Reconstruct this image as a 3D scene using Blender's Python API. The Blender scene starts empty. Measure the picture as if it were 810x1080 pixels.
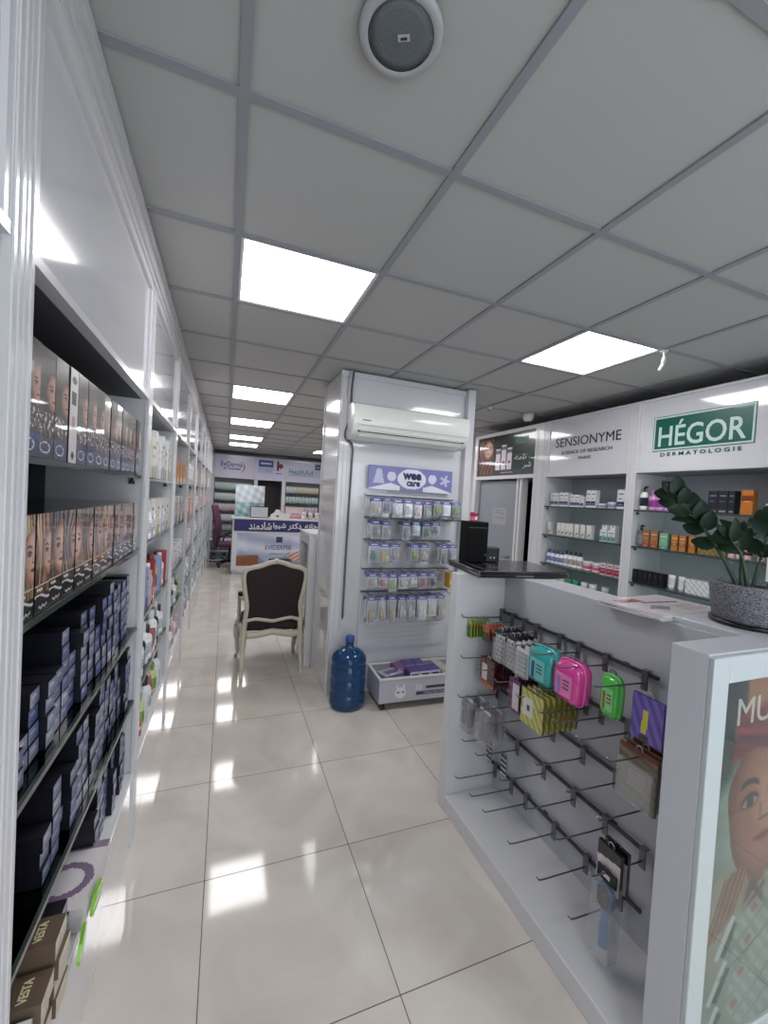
import bpy, math, random
from mathutils import Vector, Matrix, noise
PI = math.pi
SC = bpy.context.scene
COL = SC.collection
random.seed(7)
# ------------------------------------------------------------------ camera
def cam_axes(yaw, pitch, roll):
    cy, sy, cp, sp = math.cos(yaw), math.sin(yaw), math.cos(pitch), math.sin(pitch)
    fwd = Vector((sy*cp, cy*cp, sp)); right = Vector((cy, -sy, 0)); up = right.cross(fwd)
    r = right*math.cos(roll)+up*math.sin(roll); u = -right*math.sin(roll)+up*math.cos(roll)
    return r, u, fwd
r_, u_, f_ = cam_axes(.3688, -.0281, .0585)
cd = bpy.data.cameras.new('camera'); cam = bpy.data.objects.new('camera', cd); COL.objects.link(cam)
cd.sensor_fit = 'HORIZONTAL'; cd.sensor_width = 36; cd.lens = 433.06/810*36; cd.clip_start = .02; cd.clip_end = 60
M = Matrix((r_, u_, -f_)).transposed().to_4x4(); M.translation = (0, 0, 1.568); cam.matrix_world = M
SC.camera = cam
# ------------------------------------------------------------------ world, exposure
w = bpy.data.worlds.new('world'); SC.world = w; w.use_nodes = True
w.node_tree.nodes['Background'].inputs[0].default_value = (.90, .93, 1, 1)
w.node_tree.nodes['Background'].inputs[1].default_value = 2.5
vs = SC.view_settings; vs.view_transform = 'Standard'; vs.look = 'None'; vs.gamma = 1; vs.use_curve_mapping = False
vs.exposure = 0.45
LAMP = 10.0
CEIL = 2.56
# ------------------------------------------------------------------ colour and materials
def lin(c):
    if isinstance(c, str): c = tuple(int(c[i:i+2], 16)/255 for i in (0, 2, 4))
    return tuple((x/12.92 if x <= .04045 else ((x+.055)/1.055)**2.4) for x in c[:3])
def rgb(h): return tuple(int(h[i:i+2], 16)/255 for i in (0, 2, 4))
def mix(a, b, t):
    t = max(0, min(1, t)); return tuple(a[i]*(1-t)+b[i]*t for i in range(3))
MATS = {}
def mat(name, color='cccccc', rough=.5, metal=0, coat=0, bump=0, scale=40, var=.04, spec=.5, attr=False, trans=0, ior=1.45):
    if name in MATS: return MATS[name]
    m = bpy.data.materials.new(name); m.use_nodes = True; nt = m.node_tree; b = nt.nodes['Principled BSDF']
    b.inputs['Roughness'].default_value = rough; b.inputs['Metallic'].default_value = metal
    b.inputs['Coat Weight'].default_value = coat; b.inputs['Coat Roughness'].default_value = .04
    b.inputs['Specular IOR Level'].default_value = spec
    b.inputs['Transmission Weight'].default_value = trans; b.inputs['IOR'].default_value = ior
    tc = nt.nodes.new('ShaderNodeTexCoord'); nz = nt.nodes.new('ShaderNodeTexNoise'); nz.inputs['Scale'].default_value = scale
    nt.links.new(tc.outputs['Object'], nz.inputs['Vector'])
    mx = nt.nodes.new('ShaderNodeMix'); mx.data_type = 'RGBA'; mx.blend_type = 'MULTIPLY'; mx.inputs[0].default_value = 1
    cr = nt.nodes.new('ShaderNodeMapRange'); cr.inputs['To Min'].default_value = 1-var; cr.inputs['To Max'].default_value = 1
    nt.links.new(nz.outputs['Fac'], cr.inputs['Value']); nt.links.new(cr.outputs[0], mx.inputs[7])
    if attr:
        a = nt.nodes.new('ShaderNodeAttribute'); a.attribute_name = 'Col'; nt.links.new(a.outputs['Color'], mx.inputs[6])
    else: mx.inputs[6].default_value = (*lin(color), 1)
    nt.links.new(mx.outputs[2], b.inputs['Base Color'])
    if bump:
        bp = nt.nodes.new('ShaderNodeBump'); bp.inputs['Strength'].default_value = bump; bp.inputs['Distance'].default_value = .01
        nt.links.new(nz.outputs['Fac'], bp.inputs['Height']); nt.links.new(bp.outputs[0], b.inputs['Normal'])
    MATS[name] = m; return m
def clear(name, tint, rough=.03, gloss=.12, op=0.0):
    """thin clear glass or film: tinted pass-through with a fresnel gloss"""
    if name in MATS: return MATS[name]
    m = bpy.data.materials.new(name); m.use_nodes = True; nt = m.node_tree; nt.nodes.clear()
    o = nt.nodes.new('ShaderNodeOutputMaterial'); t = nt.nodes.new('ShaderNodeBsdfTransparent'); t.inputs[0].default_value = (*lin(tint), 1)
    g = nt.nodes.new('ShaderNodeBsdfGlossy'); g.inputs['Roughness'].default_value = rough; g.inputs[0].default_value = (1, 1, 1, 1)
    d = nt.nodes.new('ShaderNodeBsdfDiffuse'); d.inputs[0].default_value = (*lin(tint), 1)
    mx = nt.nodes.new('ShaderNodeMixShader'); mx2 = nt.nodes.new('ShaderNodeMixShader'); lw = nt.nodes.new('ShaderNodeLayerWeight'); fr = nt.nodes.new('ShaderNodeMath'); fr.operation = 'POWER'; fr.inputs[1].default_value = 5; nt.links.new(lw.outputs['Facing'], fr.inputs[0])
    mt = nt.nodes.new('ShaderNodeMath'); mt.operation = 'ADD'; mt.inputs[1].default_value = .02+gloss*.3; mt.use_clamp = True
    nt.links.new(fr.outputs[0], mt.inputs[0]); nt.links.new(mt.outputs[0], mx.inputs[0])
    mx2.inputs[0].default_value = op; nt.links.new(t.outputs[0], mx2.inputs[1]); nt.links.new(d.outputs[0], mx2.inputs[2])
    nt.links.new(mx2.outputs[0], mx.inputs[1]); nt.links.new(g.outputs[0], mx.inputs[2]); nt.links.new(mx.outputs[0], o.inputs[0])
    MATS[name] = m; return m
def emis(name, color, s):
    m = bpy.data.materials.new(name); m.use_nodes = True; nt = m.node_tree; nt.nodes.clear()
    o = nt.nodes.new('ShaderNodeOutputMaterial'); e = nt.nodes.new('ShaderNodeEmission')
    e.inputs[0].default_value = (*color, 1); e.inputs[1].default_value = s; nt.links.new(e.outputs[0], o.inputs[0]); return m
WHITE = mat('white_laminate', 'd9d9dc', .28, coat=.25, bump=.01)
GLOSSW = mat('glossy_white_acrylic', 'd8d8de', .12, coat=1)
ALU = mat('painted_aluminium', 'd6d5d8', .25, coat=.4)
GREYW = mat('grey_board', 'b9bbc4', .45)
PRINT = mat('printed_card', rough=.38, attr=True, coat=.15, var=.06)
GPRINT = mat('glossy_print', rough=.25, attr=True, coat=.8, var=.04)
PLAST = mat('moulded_plastic', rough=.3, attr=True, coat=.3, var=.03)
SHELFG = mat('smoked_shelf_edge', '3c4644', .12, coat=.6)
SHADEGLASS = clear('shade_tinted_glass', '4c5856'); GLASS = clear('shelf_glass', 'd4e4de')  # first-bay shelf glass is tinted dark to deepen the shade below it
PANE = clear('clear_pane', 'f4f8f8', gloss=0)
FILM = clear('clear_film', 'f0f2f4', rough=.15, gloss=.35, op=.12)
STEEL = mat('chrome_wire', '77777c', .35, metal=.55)
DSTEEL = mat('dark_steel', '46464c', .45, metal=.3)
BLACK = mat('black_plastic', '0c0c0e', .3, coat=.3)
DARK = mat('unlit_room_black', '060606', .9)  # near-black wall colour standing in for the unlit store room
INK = mat('black_ink', '26262c', .4)
# ------------------------------------------------------------------ mesh builder
class MB:
    def __init__(s): s.v = []; s.f = []; s.c = []; s.s = []
    def add(s, vs, fs, col=(.8, .8, .8), smooth=False):
        n = len(s.v); s.v += [tuple(p) for p in vs]
        if isinstance(col, str): col = rgb(col)
        for i, q in enumerate(fs):
            s.f.append([n+k for k in q]); s.c.append(col[i] if isinstance(col, list) else col); s.s.append(smooth)
        return s
    def box(s, x0, y0, z0, x1, y1, z1, col=(.8, .8, .8), faces=None):
        if isinstance(col, str): col = rgb(col)
        v = [(x0, y0, z0), (x1, y0, z0), (x1, y1, z0), (x0, y1, z0), (x0, y0, z1), (x1, y0, z1), (x1, y1, z1), (x0, y1, z1)]
        f = [(0, 3, 2, 1), (4, 5, 6, 7), (0, 1, 5, 4), (2, 3, 7, 6), (1, 2, 6, 5), (3, 0, 4, 7)]   # -z +z -y +y +x -x
        cs = [col]*6
        if faces:
            for k, c in faces.items(): cs[k] = rgb(c) if isinstance(c, str) else c
        return s.add(v, f, cs)
    def obox(s, c, ax, ay, az, col=(.8, .8, .8)):
        c, ax, ay, az = Vector(c), Vector(ax), Vector(ay), Vector(az)
        v = [c+ax*a+ay*b+az*d for d in (-1, 1) for a, b in ((-1, -1), (1, -1), (1, 1), (-1, 1))]
        return s.add(v, [(0, 3, 2, 1), (4, 5, 6, 7), (0, 1, 5, 4), (2, 3, 7, 6), (1, 2, 6, 5), (3, 0, 4, 7)], col)
    def lathe(s, prof, n=16, o=(0, 0, 0), cols=None, col=(.8, .8, .8), sx=1, sy=1, smooth=True, cap=True):
        if isinstance(col, str): col = rgb(col)
        v = []; f = []; c = []
        for r, z in prof:
            for k in range(n):
                a = 2*PI*k/n; v.append((o[0]+r*math.cos(a)*sx, o[1]+r*math.sin(a)*sy, o[2]+z))
        for i in range(len(prof)-1):
            cc = cols[i] if cols else col
            if isinstance(cc, str): cc = rgb(cc)
            for k in range(n):
                f.append((i*n+k, i*n+(k+1) % n, (i+1)*n+(k+1) % n, (i+1)*n+k)); c.append(cc)
        s.add(v, f, c, smooth)
        if cap:
            m = len(prof)-1
            base = len(s.v)-len(v)
            s.f.append([base+k for k in range(n)][::-1]); s.c.append(c[0]); s.s.append(False)
            s.f.append([base+m*n+k for k in range(n)]); s.c.append(c[-1]); s.s.append(False)
        return s
    def tube(s, path, r, n=8, col=(.8, .8, .8), closed=False, flat=1.0, upv=(0, 0, 1)):
        P = [Vector(p) for p in path]; m = len(P); R = r if isinstance(r, (list, tuple)) else [r]*m
        v = []; f = []
        for i, p in enumerate(P):
            if closed: d = P[(i+1) % m]-P[i-1]
            else: d = P[min(i+1, m-1)]-P[max(i-1, 0)]
            d.normalize(); u = Vector(upv)
            if abs(d.dot(u)) > .95: u = Vector((1, 0, 0)) if abs(d.x) < .9 else Vector((0, 1, 0))
            a = d.cross(u).normalized(); b = a.cross(d).normalized()
            for k in range(n):
                t = 2*PI*k/n; v.append(p+a*math.cos(t)*R[i]+b*math.sin(t)*R[i]*flat)
        for i in range(m if closed else m-1):
            j = (i+1) % m
            for k in range(n): f.append((i*n+k, i*n+(k+1) % n, j*n+(k+1) % n, j*n+k))
        s.add(v, f, col, True)
        if not closed:
            base = len(s.v)-len(v); cc = rgb(col) if isinstance(col, str) else col
            s.f.append([base+k for k in range(n)][::-1]); s.c.append(cc); s.s.append(False)
            s.f.append([base+(m-1)*n+k for k in range(n)]); s.c.append(cc); s.s.append(False)
        return s
    def prism(s, pts, axis, a, b, col=(.8, .8, .8), smooth=False):
        """pts: 2D outline; axis: 0 (pts=y,z) 1 (pts=x,z) 2 (pts=x,y), extruded a..b"""
        def q(p, t): return (t, p[0], p[1]) if axis == 0 else ((p[0], t, p[1]) if axis == 1 else (p[0], p[1], t))
        n = len(pts); v = [q(p, a) for p in pts]+[q(p, b) for p in pts]
        s.add(v, [tuple(range(n))[::-1], tuple(range(n, 2*n))], col)
        base = len(s.v)-2*n
        cc = rgb(col) if isinstance(col, str) else col
        for k in range(n):
            s.f.append([base+k, base+(k+1) % n, base+n+(k+1) % n, base+n+k]); s.c.append(cc); s.s.append(smooth)
        return s
    def grid(s, o, U, V, nu, nv, fn):
        o, U, V = Vector(o), Vector(U), Vector(V); v = []; f = []; c = []
        for j in range(nv+1):
            for i in range(nu+1): v.append(o+U*(i/nu)+V*(j/nv))
        for j in range(nv):
            for i in range(nu):
                a = j*(nu+1)+i; f.append((a, a+1, a+nu+2, a+nu+1)); c.append(fn((i+.5)/nu, (j+.5)/nv))
        return s.add(v, f, c)
    def xf(s, m):
        s.v = [tuple(m @ Vector(p)) for p in s.v]; return s
    def mesh(s, name, m):
        me = bpy.data.meshes.new(name); me.from_pydata(s.v, [], s.f)
        ca = me.color_attributes.new('Col', 'BYTE_COLOR', 'CORNER'); buf = []
        cache = {}
        for q, c in zip(s.f, s.c):
            if c not in cache: cache[c] = (*lin(c), 1)
            buf += list(cache[c])*len(q)
        ca.data.foreach_set('color', buf)
        me.polygons.foreach_set('use_smooth', s.s)
        if m: me.materials.append(m)
        me.update(); return me
    def build(s, name, m=None, parent=None, loc=(0, 0, 0), rz=0, bevel=0, sub=0):
        o = bpy.data.objects.new(name, s.mesh(name, m)); COL.objects.link(o)
        o.location = loc; o.rotation_euler = (0, 0, rz); o.parent = parent
        if bevel:
            b = o.modifiers.new('bevel', 'BEVEL'); b.width = bevel; b.segments = 2; b.limit_method = 'ANGLE'; b.angle_limit = .8
        if sub:
            b = o.modifiers.new('sub', 'SUBSURF'); b.levels = b.render_levels = sub
        return o
def tag(o, label, cat, group=None):
    o['label'] = label; o['category'] = cat
    if group: o['group'] = group
    return o
def thing(name, label, cat, loc=(0, 0, 0), rz=0, group=None):
    o = bpy.data.objects.new(name, None); COL.objects.link(o); o.location = loc; o.rotation_euler = (0, 0, rz)
    return tag(o, label, cat, group)
def struct(o): o['kind'] = 'structure'; return o
KINDS = {}
def place(key, maker, loc, rz, label, cat, group=None, scale=None):
    """first use builds the thing, later uses copy it with its parts"""
    if key not in KINDS:
        o = maker(); KINDS[key] = (o, list(o.children))
    else:
        src, ch = KINDS[key]; o = src.copy(); COL.objects.link(o)
        for k in ['group']:
            if k in o: del o[k]
        for c in ch:
            d = c.copy(); COL.objects.link(d); d.parent = o
            for g in c.children:
                e = g.copy(); COL.objects.link(e); e.parent = d
    o.location = loc; o.rotation_euler = (0, 0, rz)
    if scale: o.scale = scale
    return tag(o, label, cat, group)
FACE = {'left': 90, 'right': -90, 'back': 0}      # which way the lettering reads: on the left wall, on the right wall, facing the entrance
def text(body, x, y, z, w, h, m, parent, side='back', name='lettering', bold=0, depth=.0015, italic=0, rot=0):
    cu = bpy.data.curves.new('tmp', 'FONT'); cu.body = body; cu.extrude = .01; cu.offset = bold; cu.shear = italic; cu.resolution_u = 3
    to = bpy.data.objects.new('tmp', cu); COL.objects.link(to)
    dg = bpy.context.evaluated_depsgraph_get(); me = bpy.data.meshes.new_from_object(to.evaluated_get(dg))
    bpy.data.objects.remove(to); bpy.data.curves.remove(cu)
    xs = [v.co.x for v in me.vertices]; ys = [v.co.y for v in me.vertices]
    cx, cy_ = (min(xs)+max(xs))/2, (min(ys)+max(ys))/2; sx = w/(max(xs)-min(xs)); sy = h/(max(ys)-min(ys))
    R = Matrix.Rotation(math.radians(FACE[side]), 4, 'Z') @ Matrix.Rotation(PI/2, 4, 'X') @ Matrix.Rotation(rot, 4, 'Z')
    for v in me.vertices:
        p = Vector(((v.co.x-cx)*sx, (v.co.y-cy_)*sy, v.co.z*depth*50))
        v.co = R @ p
    me.materials.clear(); me.materials.append(m)
    o = bpy.data.objects.new(name, me); COL.objects.link(o); o.location = (x, y, z); o.parent = parent; return o
ORD = 'zeroth first second third fourth fifth sixth seventh eighth ninth tenth eleventh twelfth thirteenth fourteenth fifteenth sixteenth seventeenth eighteenth nineteenth twentieth'.split()
for t in 'first second third fourth fifth sixth seventh eighth ninth'.split(): ORD.append('twenty-'+t)
ORD.append('thirtieth')
for t in 'first second third fourth fifth sixth seventh eighth ninth'.split(): ORD.append('thirty-'+t)
# ================================================================== SETTING
X0, X1, Y0, Y1 = -.72, 3.42, -1.7, 11.25
def floor_mat():
    m = bpy.data.materials.new('polished_porcelain_tiles'); m.use_nodes = True; nt = m.node_tree; b = nt.nodes['Principled BSDF']
    N = nt.nodes.new; L = nt.links.new
    g = N('ShaderNodeNewGeometry'); sp = N('ShaderNodeSeparateXYZ'); L(g.outputs['Position'], sp.inputs[0])
    edges = []
    cells = []
    for ax, off in ((0, -.012), (1, 1.127)):
        a = N('ShaderNodeMath'); a.operation = 'SUBTRACT'; a.inputs[1].default_value = off; L(sp.outputs[ax], a.inputs[0])
        d = N('ShaderNodeMath'); d.operation = 'DIVIDE'; d.inputs[1].default_value = .6; L(a.outputs[0], d.inputs[0])
        fl = N('ShaderNodeMath'); fl.operation = 'FLOOR'; L(d.outputs[0], fl.inputs[0]); cells.append(fl)
        r = N('ShaderNodeMath'); r.operation = 'ROUND'; L(d.outputs[0], r.inputs[0])
        s = N('ShaderNodeMath'); s.operation = 'SUBTRACT'; L(d.outputs[0], s.inputs[0]); L(r.outputs[0], s.inputs[1])
        ab = N('ShaderNodeMath'); ab.operation = 'ABSOLUTE'; L(s.outputs[0], ab.inputs[0])
        lt = N('ShaderNodeMath'); lt.operation = 'LESS_THAN'; lt.inputs[1].default_value = .0028; L(ab.outputs[0], lt.inputs[0]); edges.append(lt)
    mx = N('ShaderNodeMath'); mx.operation = 'MAXIMUM'; L(edges[0].outputs[0], mx.inputs[0]); L(edges[1].outputs[0], mx.inputs[1])
    cb = N('ShaderNodeCombineXYZ'); L(cells[0].outputs[0], cb.inputs[0]); L(cells[1].outputs[0], cb.inputs[1])
    wn = N('ShaderNodeTexWhiteNoise'); L(cb.outputs[0], wn.inputs[0])
    ad = N('ShaderNodeVectorMath'); ad.operation = 'MULTIPLY_ADD'; ad.inputs[1].default_value = (7, 7, 7); L(wn.outputs['Color'], ad.inputs[0]); L(g.outputs['Position'], ad.inputs[2])
    nz = N('ShaderNodeTexNoise'); nz.inputs['Scale'].default_value = 2.2; nz.inputs['Detail'].default_value = 5; nz.inputs['Distortion'].default_value = 1.2; L(ad.outputs[0], nz.inputs[0])
    cr = N('ShaderNodeValToRGB'); cr.color_ramp.elements[0].position = .3; cr.color_ramp.elements[0].color = (*lin('c6bdb4'), 1)
    cr.color_ramp.elements[1].position = .7; cr.color_ramp.elements[1].color = (*lin('d9d2ca'), 1); L(nz.outputs['Fac'], cr.inputs[0])
    m2 = N('ShaderNodeMix'); m2.data_type = 'RGBA'; L(mx.outputs[0], m2.inputs[0]); L(cr.outputs[0], m2.inputs[6]); m2.inputs[7].default_value = (*lin('5b5048'), 1)
    L(m2.outputs[2], b.inputs['Base Color'])
    rr = N('ShaderNodeMapRange'); rr.inputs['To Min'].default_value = .07; rr.inputs['To Max'].default_value = .6; L(mx.outputs[0], rr.inputs[0]); L(rr.outputs[0], b.inputs['Roughness'])
    n2 = N('ShaderNodeTexNoise'); n2.inputs['Scale'].default_value = 3; bp = N('ShaderNodeBump'); bp.inputs['Strength'].default_value = .01; bp.inputs['Distance'].default_value = .01
    L(g.outputs['Position'], n2.inputs[0]); L(n2.outputs['Fac'], bp.inputs['Height']); L(bp.outputs[0], b.inputs['Normal'])
    return m
b = MB(); b.box(X0-.1, Y0-.1, -.1, X1+.1, Y1+.1, 0); struct(b.build('floor', floor_mat()))
WALLM = mat('white_wall_paint', 'cfcfd6', .6, bump=.05, scale=120)
b = MB(); b.box(X0-.1, Y0, 0, X0, Y1, 2.7); struct(b.build('wall_left', WALLM))
b = MB(); b.box(X0-.1, Y1, 0, X1+.1, Y1+.1, 2.7); struct(b.build('wall_back', WALLM))
b = MB()   # right wall with the dark doorway cut in
b.box(X1, Y0, 0, X1+.1, 3.44, 2.7); b.box(X1, 4.5, 0, X1+.1, Y1, 2.7); b.box(X1, 3.44, 1.9, X1+.1, 4.5, 2.7); struct(b.build('wall_right', WALLM))
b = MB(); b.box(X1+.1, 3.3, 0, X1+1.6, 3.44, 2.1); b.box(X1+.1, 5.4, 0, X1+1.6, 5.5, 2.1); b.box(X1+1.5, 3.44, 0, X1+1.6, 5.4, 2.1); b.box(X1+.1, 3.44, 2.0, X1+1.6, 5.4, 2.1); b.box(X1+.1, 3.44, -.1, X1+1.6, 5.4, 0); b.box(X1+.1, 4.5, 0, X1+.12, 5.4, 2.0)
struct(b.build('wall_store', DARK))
b = MB()   # shop front behind the camera with a glazed opening
b.box(X0-.1, Y0-.1, 0, X1+.1, Y0, .3); b.box(X0-.1, Y0-.1, 2.3, X1+.1, Y0, 2.7)
b.box(X0-.1, Y0-.1, .3, X0+.3, Y0, 2.3); b.box(X1-.3, Y0-.1, .3, X1+.1, Y0, 2.3); struct(b.build('wall_front', WALLM))
b = MB(); b.box(X0+.3, Y0-.055, .3, X1-.3, Y0-.045, 2.3); struct(b.build('window_1', PANE))
# ---- ceiling: lay-in tiles between T-bars on a 0.6 m grid
GX, GY = -.0013, 1.13
LIGHTS = [(0, 1), (3, 1), (0, 5), (0, 8), (0, 11), (0, 13), (3, 13), (0, -4), (3, -4), (3, 5), (3, 8)]  # lamps behind viewer and behind column are unseen, added for more light
XS = [GX+.6*i for i in range(-1, 6)]+[X1+.1]
YS = [GY+.6*j for j in range(-5, 17)]+[Y1+.1]
XS[0] = X0-.1; 
TILE = mat('ceiling_tile_board', 'b4b4b2', .75, bump=.04, scale=300)
BAR = mat('ceiling_grid_enamel', '94969b', .5)
b = MB()
for i in range(len(XS)-1):
    for j in range(len(YS)-1):
        if (i-1, j-5) in LIGHTS: continue
        x0, x1, y0, y1 = XS[i], XS[i+1], YS[j], YS[j+1]; e = .012
        b.box(x0+e, y0+e, CEIL+.008, x1-e, y1-e, CEIL+.02)
b.box(X0-.1, Y0-.1, CEIL+.12, X1+.1, Y1+.1, CEIL+.14)
struct(b.build('ceiling', TILE))
b = MB()
for x in XS[1:-1]: b.box(x-.013, Y0, CEIL, x+.013, Y1, CEIL+.0075)
for y in YS[1:-1]: b.box(X0, y-.013, CEIL+.0008, X1, y+.013, CEIL+.0075)
for x in XS[1:-1]: b.box(x-.002, Y0, CEIL+.0075, x+.002, Y1, CEIL+.04)
for y in YS[1:-1]: b.box(X0, y-.002, CEIL+.0075, X1, y+.002, CEIL+.04)
struct(b.build('trim_1', BAR))
LED = emis('led_diffuser', (1, .985, .99), LAMP); LEDF = mat('lamp_frame_white', 'e0e0e0', .4)
def mk_lamp():
    t = thing('ceiling_light', '', 'lamp'); b = MB(); e = .014; h = .3
    for a in ((-h+e, -h+e, h-e, -h+e+.012), (-h+e, h-e-.012, h-e, h-e), (-h+e, -h+e, -h+e+.012, h-e), (h-e-.012, -h+e, h-e, h-e)):
        b.box(a[0], a[1], .004, a[2], a[3], .03)
    b.box(-h+e, -h+e, .03, h-e, h-e, .035); b.build('lamp_frame', LEDF, t)
    b = MB(); e = .026; b.add([(-h+e, -h+e, .008), (-h+e, h-e, .008), (h-e, h-e, .008), (h-e, -h+e, .008)], [(0, 1, 2, 3)])
    b.build('diffuser', LED, t); return t
LL = ['square ceiling light nearest above the aisle between the left shelves and column', 'square ceiling light on the right, beside the small hanging ceiling hook',
      'second aisle ceiling light counted from the nearest', 'third aisle ceiling light counted from the nearest', 'fourth aisle ceiling light counted from the nearest',
      'farthest aisle ceiling light, just in front of the back wall signs', 'far ceiling light seen beside the column, above the green lettered sign',
      'added unseen ceiling light behind the viewer, left side of the entrance', 'added unseen ceiling light behind the viewer, right side of the entrance', 'added ceiling light hidden behind the column, first of two', 'added ceiling light hidden behind the column, second of two']
for (i, j), l in zip(LIGHTS, LL):
    place('lamp', mk_lamp, (GX+.6*i+.3, GY+.6*j+.3, CEIL), 0, l, 'lamp', 'square ceiling lights')
# ================================================================== SHELVING (local: front edge x=0, depth to -x, along +y)
SHZ = [1.61, 1.305, .965, .65]
def shelving(label, W, loc, rz, depth, shelves, hz, top, deck=.33, group=None, name='shelving_unit', rail=True, header=True, panel=GLOSSW, glass=None):
    t = thing(name, label, 'shelving', loc, rz, group)
    for s in (0, 1):
        b = MB(); y = 0 if s == 0 else W-.04
        b.box(-depth, y+.008, 0, -.004, y+.032, top)
        b.box(-.012, y, 0, 0, y+.04, top)                       # extruded edge profile with two grooves
        b.box(0, y+.004, 0, .003, y+.012, top); b.box(0, y+.026, 0, .003, y+.036, top)
        b.build('side_panel', ALU, t)
    b = MB(); b.box(-depth, .03, 0, -depth+.012, W-.03, top); b.build('back_panel', GREYW if glass is None else mat('shade_back_board', '2a3034', .6), t)  # hair dye bay's back coloured dark for the shade between its shelves
    for k, z in enumerate(shelves):
        b = MB(); b.box(-depth+.012, .033, z-.012, -.016, W-.033, z-.001)
        sh = b.build('shelf', glass or GLASS, t)
        b = MB(); b.box(-.016, .033, z-.013, -.008, W-.033, z); b.build('shelf_edge', SHELFG, sh)
        for y in (.035, W-.055):
            b = MB(); b.lathe([(.012, 0), (.012, .012), (.005, .016), (.005, .022)], 8, o=(-.05, y+.01, z-.035)); b.build('shelf_bracket', DSTEEL, sh)
    if deck:
        b = MB(); b.box(-depth+.012, .033, deck-.02, -.006, W-.033, deck); b.build('bottom_deck', WHITE, t)
        b = MB(); b.box(-.03, .04, 0, -.004, W-.04, deck-.02); b.build('plinth', GLOSSW, t)
    hp = None
    if header:
        b = MB(); b.box(-.03, .04, hz[0], -.0, W-.04, hz[0]+.02); b.box(-.03, .04, hz[1]-.018, 0, W-.04, hz[1])
        b.box(-.03, .04, hz[0]+.02, -.002, .058, hz[1]-.018); b.box(-.03, W-.058, hz[0]+.02, -.002, W-.04, hz[1]-.018)
        b.build('header_frame', ALU, t); b = MB(); b.box(-depth+.012, .033, hz[0]-.002, -.03, W-.033, hz[0]+.01); b.build('soffit', mat('soffit_shade_grey', '9a9ca2', .6) if glass is None else mat('soffit_shade_dark', '4a4a4e', .6), t)  # soffit colour carries the shade under the header, deepest in hair dye bay
        b = MB(); b.box(-.03, .058, hz[0]+.02, -.012, W-.058, hz[1]-.018); hp = b.build('header_panel', panel, t)
    if rail:
        b = MB(); z = hz[1]
        b.box(-.03, .0, z, 0, W, top)
        for a, h, o in ((.012, .02, .006), (.045, .03, .01), (.09, .012, .006), (.12, .03, .012)):
            if z+a+h < top: b.box(0, 0, z+a, o, W, z+a+h)
        b.build('top_rail', ALU, t)
    return t, hp
PY = [-.36, .84, 2.03, 3.04, 4.03, 5.03, 6.03, 7.03, 8.03, 9.03, 10.03, 10.75]
for i in range(len(PY)-1):
    a, c = PY[i], PY[i+1]
    lab = ['white shelving bay at the left edge of the view, before the first post', 'first full left bay, holding the hair dye boxes and navy cartons'][i] if i < 2 else \
        'white left wall shelving bay, %s counted from the hair dye bay' % ORD[i]
    shelving(lab, c-a, (-.32, a, 0), 0, .36, SHZ, (1.935, 2.405), CEIL, group='left wall shelving bays', glass=SHADEGLASS if i == 1 else None)
# right wall
RX = 3.0
def rbay(lab, y0, y1, **k): return shelving(lab, y1-y0, (RX, y1, 0), PI, .38, **k)
RS = [1.61, 1.325, 1.04, .76, .5]
GREEN = mat('sign_green', '0c5a50', .35, coat=.3); PGREEN = mat('pale_sign_green', 'c4dcd4', .4); 
rbay('right wall shelving bay nearest the viewer, beyond the potted plant', .46, 1.40, shelves=RS, hz=(1.90, 2.46), top=2.46, deck=.2, rail=False, group='right wall shelving bays')
u, hp = rbay('right wall shelving bay under the green framed sign', 1.40, 2.36, shelves=RS, hz=(1.90, 2.46), top=2.46, deck=.2, rail=False, group='right wall shelving bays')
b = MB(); b.box(-.012, .155, 2.055, -.009, .805, 2.312); b.build('sign_outline', GREEN, hp)
b = MB(); b.box(-.009, .160, 2.060, -.007, .80, 2.307); b.build('sign_border', PGREEN, hp)
b = MB(); b.box(-.007, .172, 2.072, -.005, .788, 2.295); b.build('sign_field', GREEN, hp)
text('HÉGOR', -.004, .48, 2.180, .56, .185, PGREEN, hp, 'left', bold=.012)
text('D E R M A T O L O G I E', -.009, .48, 2.028, .52, .028, GREEN, hp, 'left', bold=.02)
u, hp = rbay('right wall shelving bay under the dark lettered white sign', 2.36, 3.34, shelves=RS, hz=(1.90, 2.46), top=2.46, deck=.2, rail=False, group='right wall shelving bays')
text('SENSIONYME', -.009, .50, 2.225, .72, .085, INK, hp, 'left')
text('SCIENCE OF RESEARCH', -.009, .50, 2.125, .56, .032, INK, hp, 'left')
text('PARIS', -.009, .50, 2.065, .14, .026, INK, hp, 'left')
# ---- door bay: posts, poster frame above, grey leaf, dark opening
for y0, y1, nm in ((0, .06, 'far'), (1.12, 1.26, 'near')):
    b = MB(); b.box(-.38, y0, 0, 0, y1, 2.46)
    if y1 > 1: b.box(0, 1.13, 0, .004, 1.16, 2.46); b.box(0, 1.2, 0, .004, 1.25, 2.46)
    tag(b.build('door_post', ALU, None, (RX, 4.6, 0), PI), 'white full-height post at the %s side of the grey door and dark doorway' % nm, 'post')
t = thing('sign_frame', 'white framed dark hair care poster above the grey door', 'sign', (RX, 4.6, 0), PI)
b = MB(); b.box(-.03, .061, 1.90, 0, 1.119, 1.94); b.box(-.03, .061, 2.42, 0, 1.119, 2.46); b.box(-.38, .061, 1.9, -.03, 1.119, 1.915); b.build('cross_rail', ALU, t)
def sst(a, c, x): x = max(0, min(1, (x-a)/(c-a))); return x*x*(3-2*x)
def nz(x, y, s=0): return noise.noise(Vector((x, y, s*7.31)))
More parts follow.
